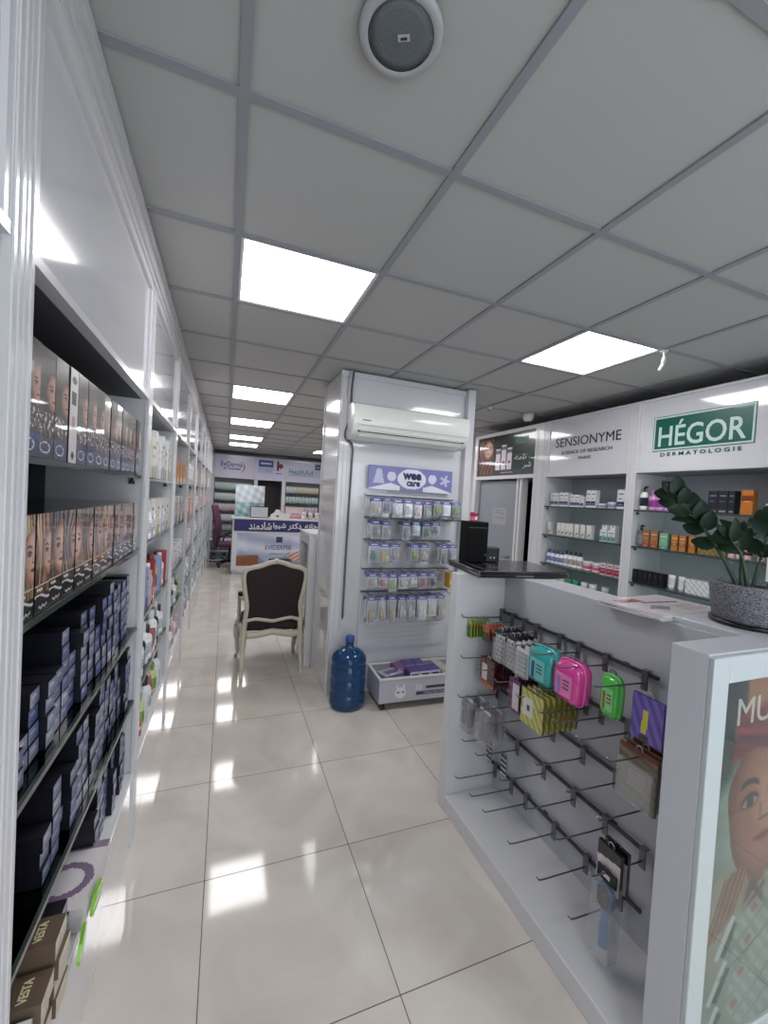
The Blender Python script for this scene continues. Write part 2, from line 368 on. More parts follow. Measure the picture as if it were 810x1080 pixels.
def skin_face(u, v, cx, cy, rx, ry, skin='d2a590', seed=0, tilt=0, soft=False):
    """returns colour of a printed face or None"""
    x, y = (u-cx)/rx, (v-cy)/ry; x, y = x+y*tilt, y-x*tilt; r = x*x+y*y*(1 if y > 0 else .9+.25*x*x)
    if r > 1+.35*nz(x*3, y*1.3, seed): return None
    s = rgb(skin); s = mix(s, (.38, .24, .20), sst(.35, 1.05, r)*.55); s = mix(s, (.40, .27, .22), sst(.1, -.9, x)*.3); s = mix(s, (.95, .80, .72), sst(.35, 0, (x-.15)**2+(y-.0)**2)*.25)
    for ex in (-.40, .40):
        ax, ay = (x-ex)/.23, (y-.10)/.085
        e = ax*ax+ay*ay
        s = mix(s, (.30, .19, .17), sst(2.4, .6, e)*.45)
        if e < 1: s = mix((.62, .55, .52), (.12, .09, .09), sst(.5, .3, abs(ax)))
        if abs(ax) < 1.05 and abs(ay-(1-ax*ax)*.9) < .35: s = (.16, .10, .09)
        s = mix(s, (.24, .16, .13), sst(1.25, .9, abs(ax))*sst(.055, .02, abs(y-.31-.05*(1-ax*ax)+.02*ax)))
    s = mix(s, (.45, .30, .25), sst(.07, .02, abs(x+.09))*sst(.0, -.12, y-.05)*sst(-.3, -.15, y)*.45)
    s = mix(s, (.32, .19, .17), sst(.035, .01, abs(y+.24))*sst(.17, .1, abs(x))*.6)
    lw = (1-(x/.30)**2) if abs(x) < .30 else 0
    if lw > 0:
        s = mix(s, (.60, .27, .28), sst(.085*lw, .05*lw, abs(y+.49))*.85)
        s = mix(s, (.30, .12, .12), sst(.022, .005, abs(y+.485-.02*(x/.3)**2))*.8)
    return s
def strands(u, v, seed, dark, light, fu=16, fv=2.2, warp=1.2):
    w_ = nz(u*1.6, v*2.2, seed)*warp
    k = .5+.9*nz((u+w_*.16)*fu, v*fv, seed+1)+.35*nz((u+w_*.2)*fu*2.3, v*fv*1.5, seed+2)
    return mix(dark, light, k)
def doorposter(u, v):
    if v > .94 or v < .03: return rgb('101418')
    if u < .34:
        f = skin_face(u, v, .2, .68, .09, .22)
        if f: return f
        if u < .3 and v > .05:
            k = .5+.5*math.sin(u*90+math.sin(v*14)*2); return mix(rgb('2c1410'), rgb('9a4a34'), k*.8)
    for a, c, tp in ((.34, .44, .66), (.44, .54, .74), (.54, .64, .66)):
        if a+.005 < u < c-.005 and .15 < v < tp:
            if tp-.12 < v < tp-.04: return rgb('6a6f78')
            if .3 < v < .36 and abs(u-(a+c)/2) < .02: return rgb('a04a60')
            return rgb('dcd4de')
    if .68 < u < .94 and .45 < v < .6 and int(v*60) % 4 == 0: return rgb('1f6a5c')
    if .45 < u < .66 and .05 < v < .13 and int(v*90) % 3 == 0: return rgb('a0a0a8')
    return mix(rgb('10181a'), rgb('0e3a34'), (u-.4)*1.4)
b = MB(); b.box(-.03, .06, 1.94, -.016, 1.12, 2.42, '101418'); b.grid((-.0155, .06, 1.94), (0, 1.06, 0), (0, 0, .48), 100, 48, doorposter)
dp = b.build('poster_panel', GPRINT, t)
text('HEGOR', -.014, .89, 2.325, .22, .08, mat('poster_green', '2f8a74', .4), dp, 'left', bold=.02)
text('\ufeea\ufee3\ufe8e\ufee7', -.014, .88, 2.14, .2, .06, mat('white_ink', 'e8e8e8', .4), dp, 'left', name='script_lettering', italic=.3)
text('\ufeae\ufeb7', -.014, .99, 2.04, .13, .07, mat('white_ink'), dp, 'left', name='script_lettering', italic=.2)
t = thing('grey_door', 'grey door leaf with a paper notice, left of the dark doorway', 'door', (3.06, 4.5, 0), PI)
b = MB(); b.box(-.04, 0, .01, 0, .70, 1.88); b.build('door_leaf', mat('grey_door_paint', '8f929c', .5), t, bevel=.003)
b = MB(); b.box(0, .28, 1.36, .002, .55, 1.56, 'a2a4ac')
for k, z in enumerate((1.525, 1.495, 1.44)): b.box(.002, .33, z, .0025, .50 if k else .46, z+.006, '5a5c64')
b.build('paper_notice', PRINT, t)
b = MB(); b.tube([(.0, .63, 1.0), (.05, .63, 1.0), (.05, .55, 1.0)], .009); b.build('door_handle', STEEL, t)
b = MB(); b.box(-.07, .70, 0, .01, .735, 1.9); b.box(-.07, .765, 0, .02, .80, 1.9); b.box(-.07, .735, 0, -.05, .765, 1.9); b.build('door_jamb', ALU, t, bevel=.002)
# ---- back wall units
BY = 10.8
BS = [1.62, 1.36, 1.1, .84, .58]
def bbay(lab, x0, x1, **k): return shelving(lab, x1-x0, (x0, BY, 0), -PI/2+PI/2*0, .36, **k)
def backunit(lab, x0, x1, shelves=BS, **k):
    return shelving(lab, x1-x0, (x0, BY, 0), -PI/2, .36, shelves, (1.90, 2.47), 2.47, deck=.2, rail=False, group='back wall shelving bays', **k)
LAV = mat('lavender_header', 'd6d2ea', .3, coat=.3)
PURP = mat('violet_ink', '3a3a70', .4); RED = mat('maroon_ink', '8a2a40', .4); HG = mat('health_green', '3f8f84', .4)
u, hp = backunit('back wall shelving bay on the left, with white cartons', -.32, .68, panel=LAV)
text('EviDerma', -.009, .42, 2.24, .50, .12, PURP, hp, 'left', bold=.015)
text('ET PHARMA', -.009, .44, 2.13, .40, .05, PURP, hp, 'left', bold=.03)
b = MB(); b.tube([(-.008, .60+.12*math.cos(a), 2.18+.13*math.sin(a)) for a in [x*.25-1.3 for x in range(12)]], [.004, .006, .008, .01, .011, .011, .011, .01, .008, .006, .005, .003], 6); b.build('red_swoosh', RED, hp)
# over the dark opening
t = thing('doorway_header', 'pale header over the dark opening in the back wall, with the cross emblem', 'sign panel', (.68, BY, 0), -PI/2)
b = MB(); b.box(-.03, 0, 1.90, 0, .70, 2.47); hb = b.build('header_board', LAV, t)
b = MB(); b.box(0, .04, 2.08, .006, .42, 2.42, 'b8c6e2'); b.box(.006, .055, 2.24, .008, .405, 2.40, '4b50a0'); b.box(.008, .1, 2.30, .009, .36, 2.345, 'd8daf0'); b.box(.006, .2, 2.13, .007, .38, 2.15, '9aa6c8'); b.build('small_banner', PRINT, t)
b2 = MB(); b2.add([(0.007, .60+.06*math.cos(a*PI/8), 2.28+.06*math.sin(a*PI/8)) for a in range(16)], [tuple(range(16))], '7a3448'); b2.box(0, .54, 2.26, .006, .60, 2.30, '55283c')
b3 = MB(); b3.box(.0, .50, 2.16, .006, .55, 2.40, '55283c'); 
b3.add(b2.v, b2.f, b2.c); b3.box(0, .48, 2.08, .005, .62, 2.10, '4a4a60'); b3.build('cross_emblem', PRINT, t)
b = MB(); b.box(-.03, 0, 0, 0, .05, 1.9); b.build('opening_post', ALU, t); b = MB(); b.box(-.03, .65, 0, 0, .70, 1.9); b.build('opening_post', ALU, t)
b = MB(); b.box(-.36, .05, 0, -.34, .65, 1.9); b.build('dark_opening_sheet', mat('opening_shade_brown', '3a3434', .8, bump=.3, scale=15), t)  # dark sheet standing in for the shade inside the opening
u, hp = backunit('back wall shelving bay with the green lettered sign, partly behind the column', 1.38, 2.38, panel=LAV)
text('HealthAid', -.009, .42, 2.17, .62, .15, HG, hp, 'left', bold=.01)
b = MB(); b.box(-.011, .10, 2.07, -.009, .74, 2.078); b.build('underline', HG, hp)
b = MB(); b.box(-.011, .77, 2.06, -.008, .93, 2.42, 'c4cadc'); b.box(-.008, .78, 2.26, -.007, .92, 2.40, '474a60'); b.box(-.007, .8, 2.31, -.006, .9, 2.34, 'b0b4c8'); b.build('small_banner', PRINT, hp)
u, hp = backunit('back wall shelving bay at the far right corner', 2.38, 3.4, panel=LAV)
# ================================================================== PRODUCTS
def carton_mk(name, w, d, h, fn=None, nu=1, nv=1, side='dadada', top=None, m=None, parts=None):
    def mk():
        b = MB(); top_ = top or side
        b.box(-d, -w/2, 0, 0, w/2, h, side, faces={1: top_})
        if fn: b.grid((.0004, -w/2+.0005, .0005), (0, w-.001, 0), (0, 0, h-.001), nu, nv, fn)
        else: pass
        return b.build(name, m or PRINT)
    return mk
def bottle_mk(name, r, h, body='e8e8ec', cap='22222a', band=None, style='round', capname='cap', m=None):
    def mk():
        t = thing(name, '', ''); b = MB(); c = body; L = band or body
        hb = h*.76
        b.lathe([(r*.9, 0), (r, h*.015), (r, hb*.22), (r, hb*.22), (r, hb*.68), (r, hb*.68), (r, hb*.84), (r*.8, hb*.93), (r*.42, hb*.985), (r*.38, hb)], 14, cols=[c, c, c, L, L, c, c, c, c], o=(-r, 0, 0), sy=1.15)
        # a few lines of print on the label
        for k in range(3): b.box(-.003, -r*.55, hb*(.32+.1*k), .0004, r*.55, hb*(.345+.1*k), mix(rgb(L), (.15, .15, .25), .55))
        b.build('bottle_body', m or PLAST, t)
        b = MB()
        if style == 'pump':
            b.lathe([(r*.45, hb), (r*.45, hb+h*.08), (r*.16, hb+h*.09), (r*.16, hb+h*.19)], 10, col=cap, o=(-r, 0, 0))
            b.tube([(-r, 0, hb+h*.2), (-r, r*.5, hb+h*.21), (-r, r*1.15, hb+h*.18)], r*.2, 8, cap)
        elif style == 'spray':
            b.lathe([(r*.45, hb), (r*.5, hb+h*.07), (r*.3, hb+h*.09)], 10, col=cap, o=(-r, 0, 0))
            b.tube([(-r, -r*.3, hb+h*.1), (-r, r*.1, hb+h*.19), (-r, r*1.1, hb+h*.2)], [r*.3, r*.4, r*.2], 8, cap)
            b.tube([(-r, r*.6, hb+h*.17), (-r, r*.8, hb+h*.07)], r*.1, 6, cap)
        else:
            b.lathe([(r*.5, hb), (r*.52, hb+.002), (r*.52, h*.98), (r*.46, h)], 12, col=cap, o=(-r, 0, 0))
        b.build(capname, m or PLAST, t); return t
    return mk
def tube_mk(name, r, h, body='f0f0f2', cap='e0e0e0', band=None):
    def mk():                                                 # soft tube standing on its cap
        t = thing(name, '', ''); b = MB(); n = 14; rings = []
        v = []; f = []; c = []
        zs = [h*.2, h*.3, h*.55, h*.8, h]
        for i, z in enumerate(zs):
            k = (z-h*.2)/(h*.8)
            for a in range(n):
                th = 2*PI*a/n; v.append((-r+r*math.cos(th)*(1-k*.93), r*math.sin(th)*(1+k*.15), z))
        for i in range(4):
            cc = rgb(band) if (band and i in (1, 2)) else rgb(body)
            for a in range(n): f.append((i*n+a, i*n+(a+1) % n, (i+1)*n+(a+1) % n, (i+1)*n+a)); c.append(cc)
        b.add(v, f, c, True); b.build('tube_body', PLAST, t)
        b = MB(); b.lathe([(r*.8, 0), (r*.85, h*.19), (r*.7, h*.2)], 12, col=cap, o=(-r, 0, 0)); b.build('cap', PLAST, t); return t
    return mk
def jar_mk(name, r, h, body='f0ecf0', lid='d06a90', band=None):
    def mk():
        t = thing(name, '', ''); b = MB(); L = band or body
        b.lathe([(r*.85, 0), (r, h*.1), (r, h*.2), (r, h*.2), (r, h*.55), (r, h*.55), (r, h*.62)], 16, cols=[body, body, L, L, L, body], o=(-r, 0, 0)); b.build('jar_body', PLAST, t)
        b = MB(); b.lathe([(r*1.03, h*.62), (r*1.05, h*.95), (r*.95, h)], 16, col=lid, o=(-r, 0, 0)); b.build('lid', PLAST, t); return t
    return mk
def prn(base, accent, lo=.0, hi=.25, ink='30303c', logo=True):
    base, accent, ink = rgb(base), rgb(accent), rgb(ink)
    def f(u, v):
        if lo <= v < hi: return mix(accent, (1, 1, 1), .5) if (logo and .2 < u < .8 and lo+(hi-lo)*.4 < v < lo+(hi-lo)*.6) else accent
        if logo and .15 < u < .85 and .72 < v < .8: return mix(base, ink, .75)
        if logo and .2 < u < .7 and (.52 < v < .56 or .42 < v < .45): return mix(base, ink, .45)
        return base
    return f
SHN = ['top', 'second', 'third', 'fourth', 'bottom']
LZ = SHZ+[.33]
# ---- hair dye boxes on the top two shelves of the first bay
def dye_dark(seed):
    rd = random.Random(seed); hair = rgb(rd.choice(['8a6a5a', '8a6e66', 'a89690', '6a5854'])); logo = rgb(rd.choice(['46506e', '3c4a7a', '55555f'])); cx = rd.choice([1.0, 1.05, .95])
    def f(u, v):
        if v > .95: return rgb('4a4a48')
        if v > .42:
            s = skin_face(u, v, cx, .62, .55, .17, 'c49a8c', seed)
            if s: return s
            return strands(u, v, seed, rgb('1c1b1a'), rgb('56524c'), 9, 2)
        if v > .2:
            k = nz(u*7+v*9, v*26-u*5, seed); k2 = nz(u*16, v*45, seed+3)
            return mix(mix(rgb('26242a'), hair, .5+k), rgb('f0ecee'), (k+k2*.8)*1.6*sst(.2, .3, v))
        r = ((u-.45)/.34)**2+((v-.10)/.055)**2
        if .62 < r < .95: return rgb('c4c8d2')
        return mix(mix(logo, rgb('1c1c24'), .5-v*3), rgb('8890a8'), nz(u*12, v*40, seed)*.8)
    return f
def dye_hair(seed):
    rd = random.Random(seed)
    hair = rgb(['d0b070', 'c08c66', '4a403c', '94807a', '80685e', '66504a', '9a867e'][seed % 7]); fx = [.95, .95, .88, 1.1, .1, 1.0, 1.1][seed % 7]; zoom = rd.uniform(.9, 1.15)
    def f(u, v):
        if v < .10: return mix(rgb('141418'), rgb('b4b4be'), 1 if (.25 < u < .85 and abs(v-.05-.01*math.sin(u*25)) < .011) else 0)
        if v < .19:
            wv = abs(v-.155-.03*math.sin(u*4.2+.6)); return mix(rgb('1e1d24'), rgb('e0dcdc'), sst(.02, .008, wv))
        if .268 < v < .282: return rgb('cdbcae')
        if v < .268:
            c = strands(u, v, seed, mix(hair, (0, 0, 0), .7), mix(hair, (.2, .17, .17), .2))
            return rgb('e8e0dc') if (.1 < u < .5 and abs(v-.235-.008*math.sin(u*50)) < .01) else c
        s = skin_face(u, v, fx, .60, .58*zoom, .25*zoom, 'd8ab95', seed)
        if s: return s
        return strands(u, v, seed, mix(hair, (.10, .06, .05), .75), mix(hair, (1, .95, .85), .4), 12, 1.6, 1.8)
    return f
white_side = lambda u, v: rgb('2a2a30') if (.15 < u < .85 and (.62 < v < .76 or abs((u-.5)**2/.09+(v-.88)**2/.002) < 1 or abs((u-.5)**2/.06+(v-.08)**2/.001) < 1)) else (mix(rgb('c8c4c4'), rgb('a05a60'), .5) if .36 < v < .5 and .3 < u < .7 else rgb('cfcbca'))
ly = lambda y: y
y = .892; n = 0
for k in range(14):
    wd = .074
    if k == 3:
        lab = 'hair dye box turned to show its white printed side, top left shelf'
        place('dye_side', carton_mk('hair_dye_box', .052, .24, .215, white_side, 10, 50, '2c2b2a', '3a3a38'), (-.335, y+.027, LZ[0]+.0015), 0, lab, 'box', 'dark hair dye boxes'); y += .054; continue
    n += 1
    place('dye_a%d' % (k % 5), carton_mk('hair_dye_box', wd-.002, .24, .215, dye_dark(k % 5), 22, 64, '1e1d1e', '454542', GPRINT),
          (-.335-.004*random.random(), y+wd/2, LZ[0]+.0015), random.uniform(-.03, .03), 'tall dark glossy hair dye box with portrait, %s from the near post, top shelf' % ORD[k+1], 'box', 'dark hair dye boxes'); y += wd+.002
y = .892
for k in range(14):
    wd = .072
    place('dye_b%d' % (k % 7), carton_mk('hair_dye_box', wd-.002, .24, .197, dye_hair(k % 7), 26, 70, '26211f', '2c2a2c', GPRINT),
          (-.333-.004*random.random(), y+wd/2, LZ[1]+.0015), random.uniform(-.02, .02), '%s dye box with woman\'s portrait, %s from near post, second shelf' % (['blonde', 'copper', 'dark-haired', 'ash-brown', 'brown', 'dark brown', 'light brown'][k % 7], ORD[k+1]), 'box', 'portrait hair dye boxes'); y += wd+.002
# ---- navy cartons, ends outward, stacked on the third, fourth and bottom shelves
def navy_end(c0, c1):
    def f(u, v):
        if v < .1 or v > .95: return rgb('14141c')
        if .12 < u < .6 and .62 < v < .78: return mix(rgb(c0), (1, 1, 1), .4)
        if .12 < u < .85 and .3 < v < .36: return mix(rgb(c0), (0, 0, 0), .35)
        return mix(rgb(c0), rgb(c1), u)
    return f
NV = [('7680a2', '585f84'), ('9299b0', '6c728e'), ('5c689c', '474f80')]
def navy(key, c): return carton_mk('dye_carton', .049, .22, .038, navy_end(*c), 6, 8, '12121c', '1c1c26')
cols = {2: (.935, [2, 2, 4, 4, 4, 6, 4, 5, 6, 6, 4, 6, 7, 6, 5, 6, 6, 5, 6, 4], .055), 3: (1.10, [3, 5, 2, 4, 6, 6, 3, 5, 7, 7, 6, 5, 6, 4, 5, 6], .056), 4: (1.24, [3, 0, 0, 0, 0, 4, 6, 5, 6, 4, 5, 6, 5], .056)}
for s, (y0, hs, st) in cols.items():
    for i, hcount in enumerate(hs):
        yy = y0+st*i
        if yy > 1.95: break
        xo = random.uniform(0, .02)
        for j in range(hcount):
            k = random.randrange(3)
            place('navy%d' % k, navy(k, NV[k]), (-.342-xo-random.uniform(0, .006), yy+.026, LZ[s]+.0015+.0385*j), random.uniform(-.02, .02),
                  'navy dye carton, %s up in the %s stack from the near post, %s shelf' % (ORD[j+1], ORD[i+1], SHN[s]), 'box', 'navy dye cartons on the %s shelf' % SHN[s])
# ---- larger dark boxes by the near post, with gold lettering
GOLD = mat('gold_ink', 'a88a50', .4, metal=.3)
def dark_big(): 
    o = MB().box(-.2, -.04, 0, 0, .04, .075, '1c1518', faces={1: '241c1e', 4: '231a1c'}).build('dye_carton', PRINT)
    text('DYE', .001, 0, .045, .035, .016, GOLD, o, 'left', bold=.02); b = MB(); b.box(0, -.025, .018, .0015, .025, .024); b.build('gold_stripe', GOLD, o); return o
for s, (y0, n, zc, xo) in {2: (.925, 1, 3, -.40), 3: (.93, 2, 3, -.39), 4: (.99, 2, 3, -.43)}.items():
    for i in range(n):
        for j in range(zc):
            place('darkbig', dark_big, (xo, y0+.083*i, LZ[s]+.0015+.0758*j), 0, 'near-black box with gold print by the near post, %s shelf, stack %s, %s up' % (SHN[s], 'nearest' if i == 0 else 'next', ORD[j+1]), 'box', 'black boxes by the near post')
# ---- brown cartons, flyer board, green packs on the bottom deck
def vesta():
    o = MB().box(-.17, -.037, 0, 0, .037, .045, '6a5a4a', faces={1: '66574a', 4: 'c4bbaa'}).build('dye_carton', PRINT)
    me = text('VESTA', 0, 0, 0, .05, .018, mat('pale_gold_ink', 'd8cda8', .4), o, 'left', bold=.02); me.rotation_euler = (0, -PI/2, 0); me.location = (-.04, 0, .0455)
    b = MB(); b.box(0, -.03, .012, .0012, .03, .03); b.build('end_label', mat('cream_label', 'c9c0ac', .5), o); return o
for k, (x, y, z) in enumerate([(-.318, 1.052, 0), (-.322, 1.052, .0458), (-.315, 1.052, .0916), (-.312, 1.136, 0), (-.316, 1.136, .0458), (-.31, 1.136, .0916), (-.318, 1.136, .1374)]):
    place('vesta', vesta, (x, y, .3315+z), random.uniform(-.04, .04), 'brown carton with pale gold lettering on the bottom deck, %s stack, %s up' % ('nearer' if k < 3 else 'farther', ORD[k+1 if k < 3 else k-2]), 'box', 'brown cartons on the bottom deck')
def flyer(u, v):
    if v > .87: return rgb('8c7a90')
    r = ((u-.55)/.42)**2+((v-.42)/.27)**2
    if .45 < r < 1: return rgb('84708c')
    return rgb('dcd6d8')
tag(MB().box(-.17, -.12, 0, 0, .12, .068, 'd4cecf').grid((-.17, -.12, .0683), (.17, 0, 0), (0, .24, 0), 40, 56, flyer).build('printed_box', PRINT, None, (-.312, 1.42, .3315), -.05), 'flat white box with a large mauve ring on the bottom deck past brown cartons', 'box')
def green_pack(col):
    def mk():
        b = MB(); rd = random.Random(3)
        b.prism([(-.05, 0), (.05, 0), (.055, .01), (.05, .018), (-.05, .018), (-.055, .01)], 0, -.13, 0, col)
        b.box(-.02, -.05, .0181, -.002, .05, .0187, 'e4ecd8'); b.box(-.125, -.03, .0181, -.04, .03, .0187, mix(rgb(col), (1, 1, .8), .4)); return b.build('sachet_pack', GPRINT)
    return mk
def lime_mk():
    b = MB(); b.prism([(-.035, 0), (.035, 0), (.045, .02), (.035, .05), (-.02, .042), (-.038, .015)], 0, -.008, 0, '86cc34'); b.box(0, -.03, .015, .0006, .035, .022, 'e4ecd8'); b.box(0, -.01, .035, .0006, .04, .05, 'b4e070'); return b.build('sachet_pack', GPRINT)
place('greenp', lime_mk, (-.298, 1.37, .335), -.05, 'lime green sachet standing against the box with the mauve ring', 'packet', 'lime sachets')
place('greenp', None, (-.298, 1.24, .333), .1, 'lime green sachet between the mauve ring box and the brown cartons', 'packet', 'lime sachets')
def grass_fn(u, v):
    k = .5+.5*math.sin(u*60+math.sin(v*14)*3); return rgb('dfe6dc') if v > .72 else mix(rgb('3f7a28'), rgb('a4d45c'), k)
place('grass', carton_mk('soap_carton', .09, .10, .06, grass_fn, 40, 30, 'd4d8d0', 'dfe4dc', GPRINT), (-.325, .962, .3315), .03, 'white carton printed with green grass at the lower left corner', 'box')
place('grass', None, (-.325, .962, .3925), .02, 'upper white carton with green grass print, lower left corner', 'box')
# ---- the other left bays
PAL = {'white': ('dfe0e2', 'a8b0b8'), 'cream': ('e2dccb', 'b8a070'), 'pink': ('e0b4bc', 'b8506c'), 'orange': ('cf9468', 'f0d8c0'), 'teal': ('b9d4d4', '3f8c90'), 'red': ('9c2430', 'd8b0a8'),
       'yellow': ('dcb040', '8a3a20'), 'lime': ('bcd08c', '6a9a3a'), 'black': ('26262c', '8a8a90'), 'grey': ('a8aab0', '50545c'), 'palegreen': ('c8dcd8', '8ab0a8'), 'blush': ('e0ccd0', 'c08c98'), 'blue': ('8fa4cc', '3a4c8c')}
def shelf_row(y0, y1, z, seq, bayn, s, seed, fx=-.335):
    rd = random.Random(seed); y = y0; k = 0
    while True:
        kind, colr, wd, ht = seq[k % len(seq)]
        if y+wd > y1: break
        base, acc = PAL[colr]; k += 1
        key = '%s_%s_%d_%d' % (kind, colr, wd*1000, ht*1000)
        if kind == 'c': mk = carton_mk('carton', wd-.004, .07, ht, prn(base, acc, 0, .28), 5, 14, base); nm = 'carton'; cat = 'box'
        elif kind == 'b': mk = bottle_mk('bottle', wd/2.5, ht, base, acc if colr not in ('white',) else '30303a', acc); nm = 'bottle'; cat = 'bottle'
        elif kind == 'w': mk = bottle_mk('bottle', wd/2.5, ht, base, base, acc); nm = 'bottle'; cat = 'bottle'
        else: mk = tube_mk('cream_tube', wd/2.5, ht, base, acc, acc); nm = 'tube'; cat = 'tube'
        place(key, mk, (fx-rd.uniform(0, .012), y+wd/2, z+.0015), rd.uniform(-.08, .08), '%s %s, %s from the near end of the %s shelf, left bay %s' % (colr, nm, ORD[k], SHN[s], bayn), cat, '%s products in left bay %s' % (SHN[s]+' shelf', bayn))
        y += wd+rd.uniform(.001, .006)
W2 = {0: [('c', 'white', .05, .2), ('c', 'white', .06, .24), ('c', 'white', .045, .21), ('c', 'cream', .05, .2)], 1: [('b', 'white', .06, .2), ('c', 'white', .07, .17), ('c', 'cream', .05, .2), ('w', 'white', .06, .19), ('c', 'white', .055, .2)],
      2: [('c', 'red', .09, .2), ('b', 'yellow', .09, .22), ('c', 'blue', .07, .2), ('c', 'pink', .07, .17), ('w', 'white', .07, .2)], 3: [('c', 'red', .1, .12), ('w', 'white', .09, .21), ('b', 'black', .07, .2), ('w', 'white', .08, .22), ('b', 'white', .07, .18)],
      4: [('b', 'white', .09, .2), ('t', 'lime', .08, .19), ('t', 'pink', .07, .17), ('b', 'lime', .07, .18), ('c', 'white', .07, .12)]}
W3 = {0: [('c', 'orange', .07, .16), ('c', 'orange', .06, .14), ('c', 'pink', .06, .15)], 1: [('c', 'white', .08, .2), ('c', 'grey', .08, .19), ('c', 'orange', .07, .15)], 2: [('t', 'pink', .07, .16), ('c', 'white', .08, .17), ('w', 'grey', .07, .15)],
      3: [('b', 'black', .08, .2), ('t', 'lime', .08, .18), ('w', 'white', .08, .2), ('t', 'cream', .08, .2)], 4: [('w', 'white', .09, .2), ('b', 'white', .08, .18), ('c', 'pink', .09, .16)]}
FAR = [[('c', 'white', .1, .2), ('c', 'cream', .09, .17), ('c', 'white', .09, .19)], [('c', 'white', .09, .18), ('c', 'pink', .09, .15), ('c', 'orange', .09, .17)], [('t', 'pink', .09, .17), ('c', 'white', .1, .18), ('w', 'pink', .09, .17)],
       [('w', 'white', .1, .2), ('c', 'teal', .1, .18), ('t', 'pink', .09, .18)], [('c', 'teal', .1, .2), ('w', 'white', .1, .2), ('c', 'grey', .1, .15)]]
for bi in range(2, 11):
    a, c = PY[bi]+.05, PY[bi+1]-.05
    for s in range(5):
        seq = W2[s] if bi == 2 else W3[s] if bi == 3 else FAR[(s+(bi % 2)*(s < 3)) % 5]
        shelf_row(a, c, LZ[s], seq, ORD[bi], s, bi*10+s)
# bay at the left edge of the view: only its last few things show
place('b0a', bottle_mk('bottle', .03, .2, '30343a', '101014', '3c5a3c'), (-.335, .74, LZ[0]+.0015), 0, 'dark bottle on the top shelf before the first post, left image edge', 'bottle')
place('b0b', carton_mk('carton', .07, .07, .16, prn('b8c070', '50602a', 0, .3), 5, 14, 'b8c070'), (-.335, .66, LZ[0]+.0015), 0, 'yellow-green carton on the top shelf before the first post', 'box')
place('b0c', carton_mk('carton', .08, .07, .18, prn('c0b4a0', '806040', 0, .3), 5, 14, 'b0a490'), (-.335, .73, LZ[1]+.0015), 0, 'beige carton on the second shelf before the first post', 'box')
# ---- right wall products (world y given, front face at RX+.05 looking to -x)
def R(key, mk, y, z, lab, cat, group, dx=.05): place(key, mk, (RX+dx, y, z+.0015), PI, lab, cat, group)
S1, S2, S3, S4 = RS[:4]
G1 = 'products under the dark lettered sign'; G2 = 'products under the green framed sign'
navyfoot = prn('e2e2e8', '2a2c5c', .1, .38)
for k, (y, w_, h_) in enumerate([(3.24, .052, .13), (3.185, .052, .13), (3.12, .054, .135), (3.065, .054, .135), (2.985, .056, .115), (2.93, .056, .115), (2.875, .045, .10), (2.80, .05, .155), (2.748, .05, .155), (2.475, .07, .16)]):
    R('nf%d' % int(h_*1000), carton_mk('cream_carton', w_-.002, .05, h_, navyfoot, 6, 16, 'd8d8e0'), y, S1, 'white carton with navy foot band, %s from left, under dark lettered sign' % ORD[k+1], 'box', G1)
for k, (y, w_, h_) in enumerate([(2.68, .08, .04), (2.58, .07, .055)]):
    R('lowc%d' % k, jar_mk('cream_jar', w_/2, h_, 'e4e4ea', 'dcdce4', '8088a8'), y, S1, 'low white %s jar among the navy-banded cartons, top shelf' % ['wide', 'narrow'][k], 'jar', G1)
twotone = lambda u, v: rgb('e6e6e4') if v > .5 else (rgb('30303a') if (abs(v-.25-(u-.5)*.3) < .05 and .2 < u < .8) else rgb('dcdcd6')) if v > .04 else rgb('a8a8a0')
for k, y in enumerate([3.29-.03, 3.13, 3.08, 3.03, 2.98, 2.91, 2.84, 2.77]):
    R('tt', carton_mk('cream_carton', .046, .045, .125, twotone, 10, 20, 'd0d0cc'), y, S2, 'small white carton with dark stroke, %s from left, second shelf, right wall' % ORD[k+1], 'box', G1)
teal = prn('dfe6e6', '3f8c90', .1, .45)
for k, y in enumerate([2.62, 2.54]): R('teal', carton_mk('cream_carton', .066, .05, .1, teal, 8, 14, 'd4dcdc'), y, S2, 'white and teal carton, %s of two on the second shelf' % ['left', 'right'][k], 'box', G1)
for k, y in enumerate([2.61, 2.53]): R('whitetop', carton_mk('cream_carton', .05, .045, .04, prn('e8e8e8', 'c0c0c8', 0, .2), 4, 6, 'dedede'), y, S2+.1005, 'small white carton lying on the %s teal carton' % ['left', 'right'][k], 'box', G1)
for k, y in enumerate([3.255, 3.2, 3.14, 3.085, 3.03, 2.975, 2.92, 2.865]):
    st = k < 4
    R('lot%d' % (k//4), bottle_mk('lotion_bottle', .024, .135 if st else .15, 'e4e6ec', '3a4a8c' if st else '26262e', '8090b8' if st else 'b0a8a0'), y, S3, 'white lotion bottle with %s cap, %s from the left, third shelf' % ('blue' if st else 'dark', ORD[k+1]), 'bottle', G1)
for k, y in enumerate([2.79, 2.69]):
    R('rosej', jar_mk('cream_jar', .043, .085, 'ece4ea', 'e6dce4', 'c05070'), y, S3, 'round white jar with rose label, %s of two, third shelf' % ['left', 'right'][k], 'jar', G1)
for k, y in enumerate([2.60, 2.53, 2.46]): R('redc', carton_mk('cream_carton', .06, .05, .10, prn('d8c8d0', 'a82844', .1, .6), 6, 12, 'cbb8c0'), y, S3, 'red and white carton, %s of three at the right end of third shelf' % ORD[k+1], 'box', G1)
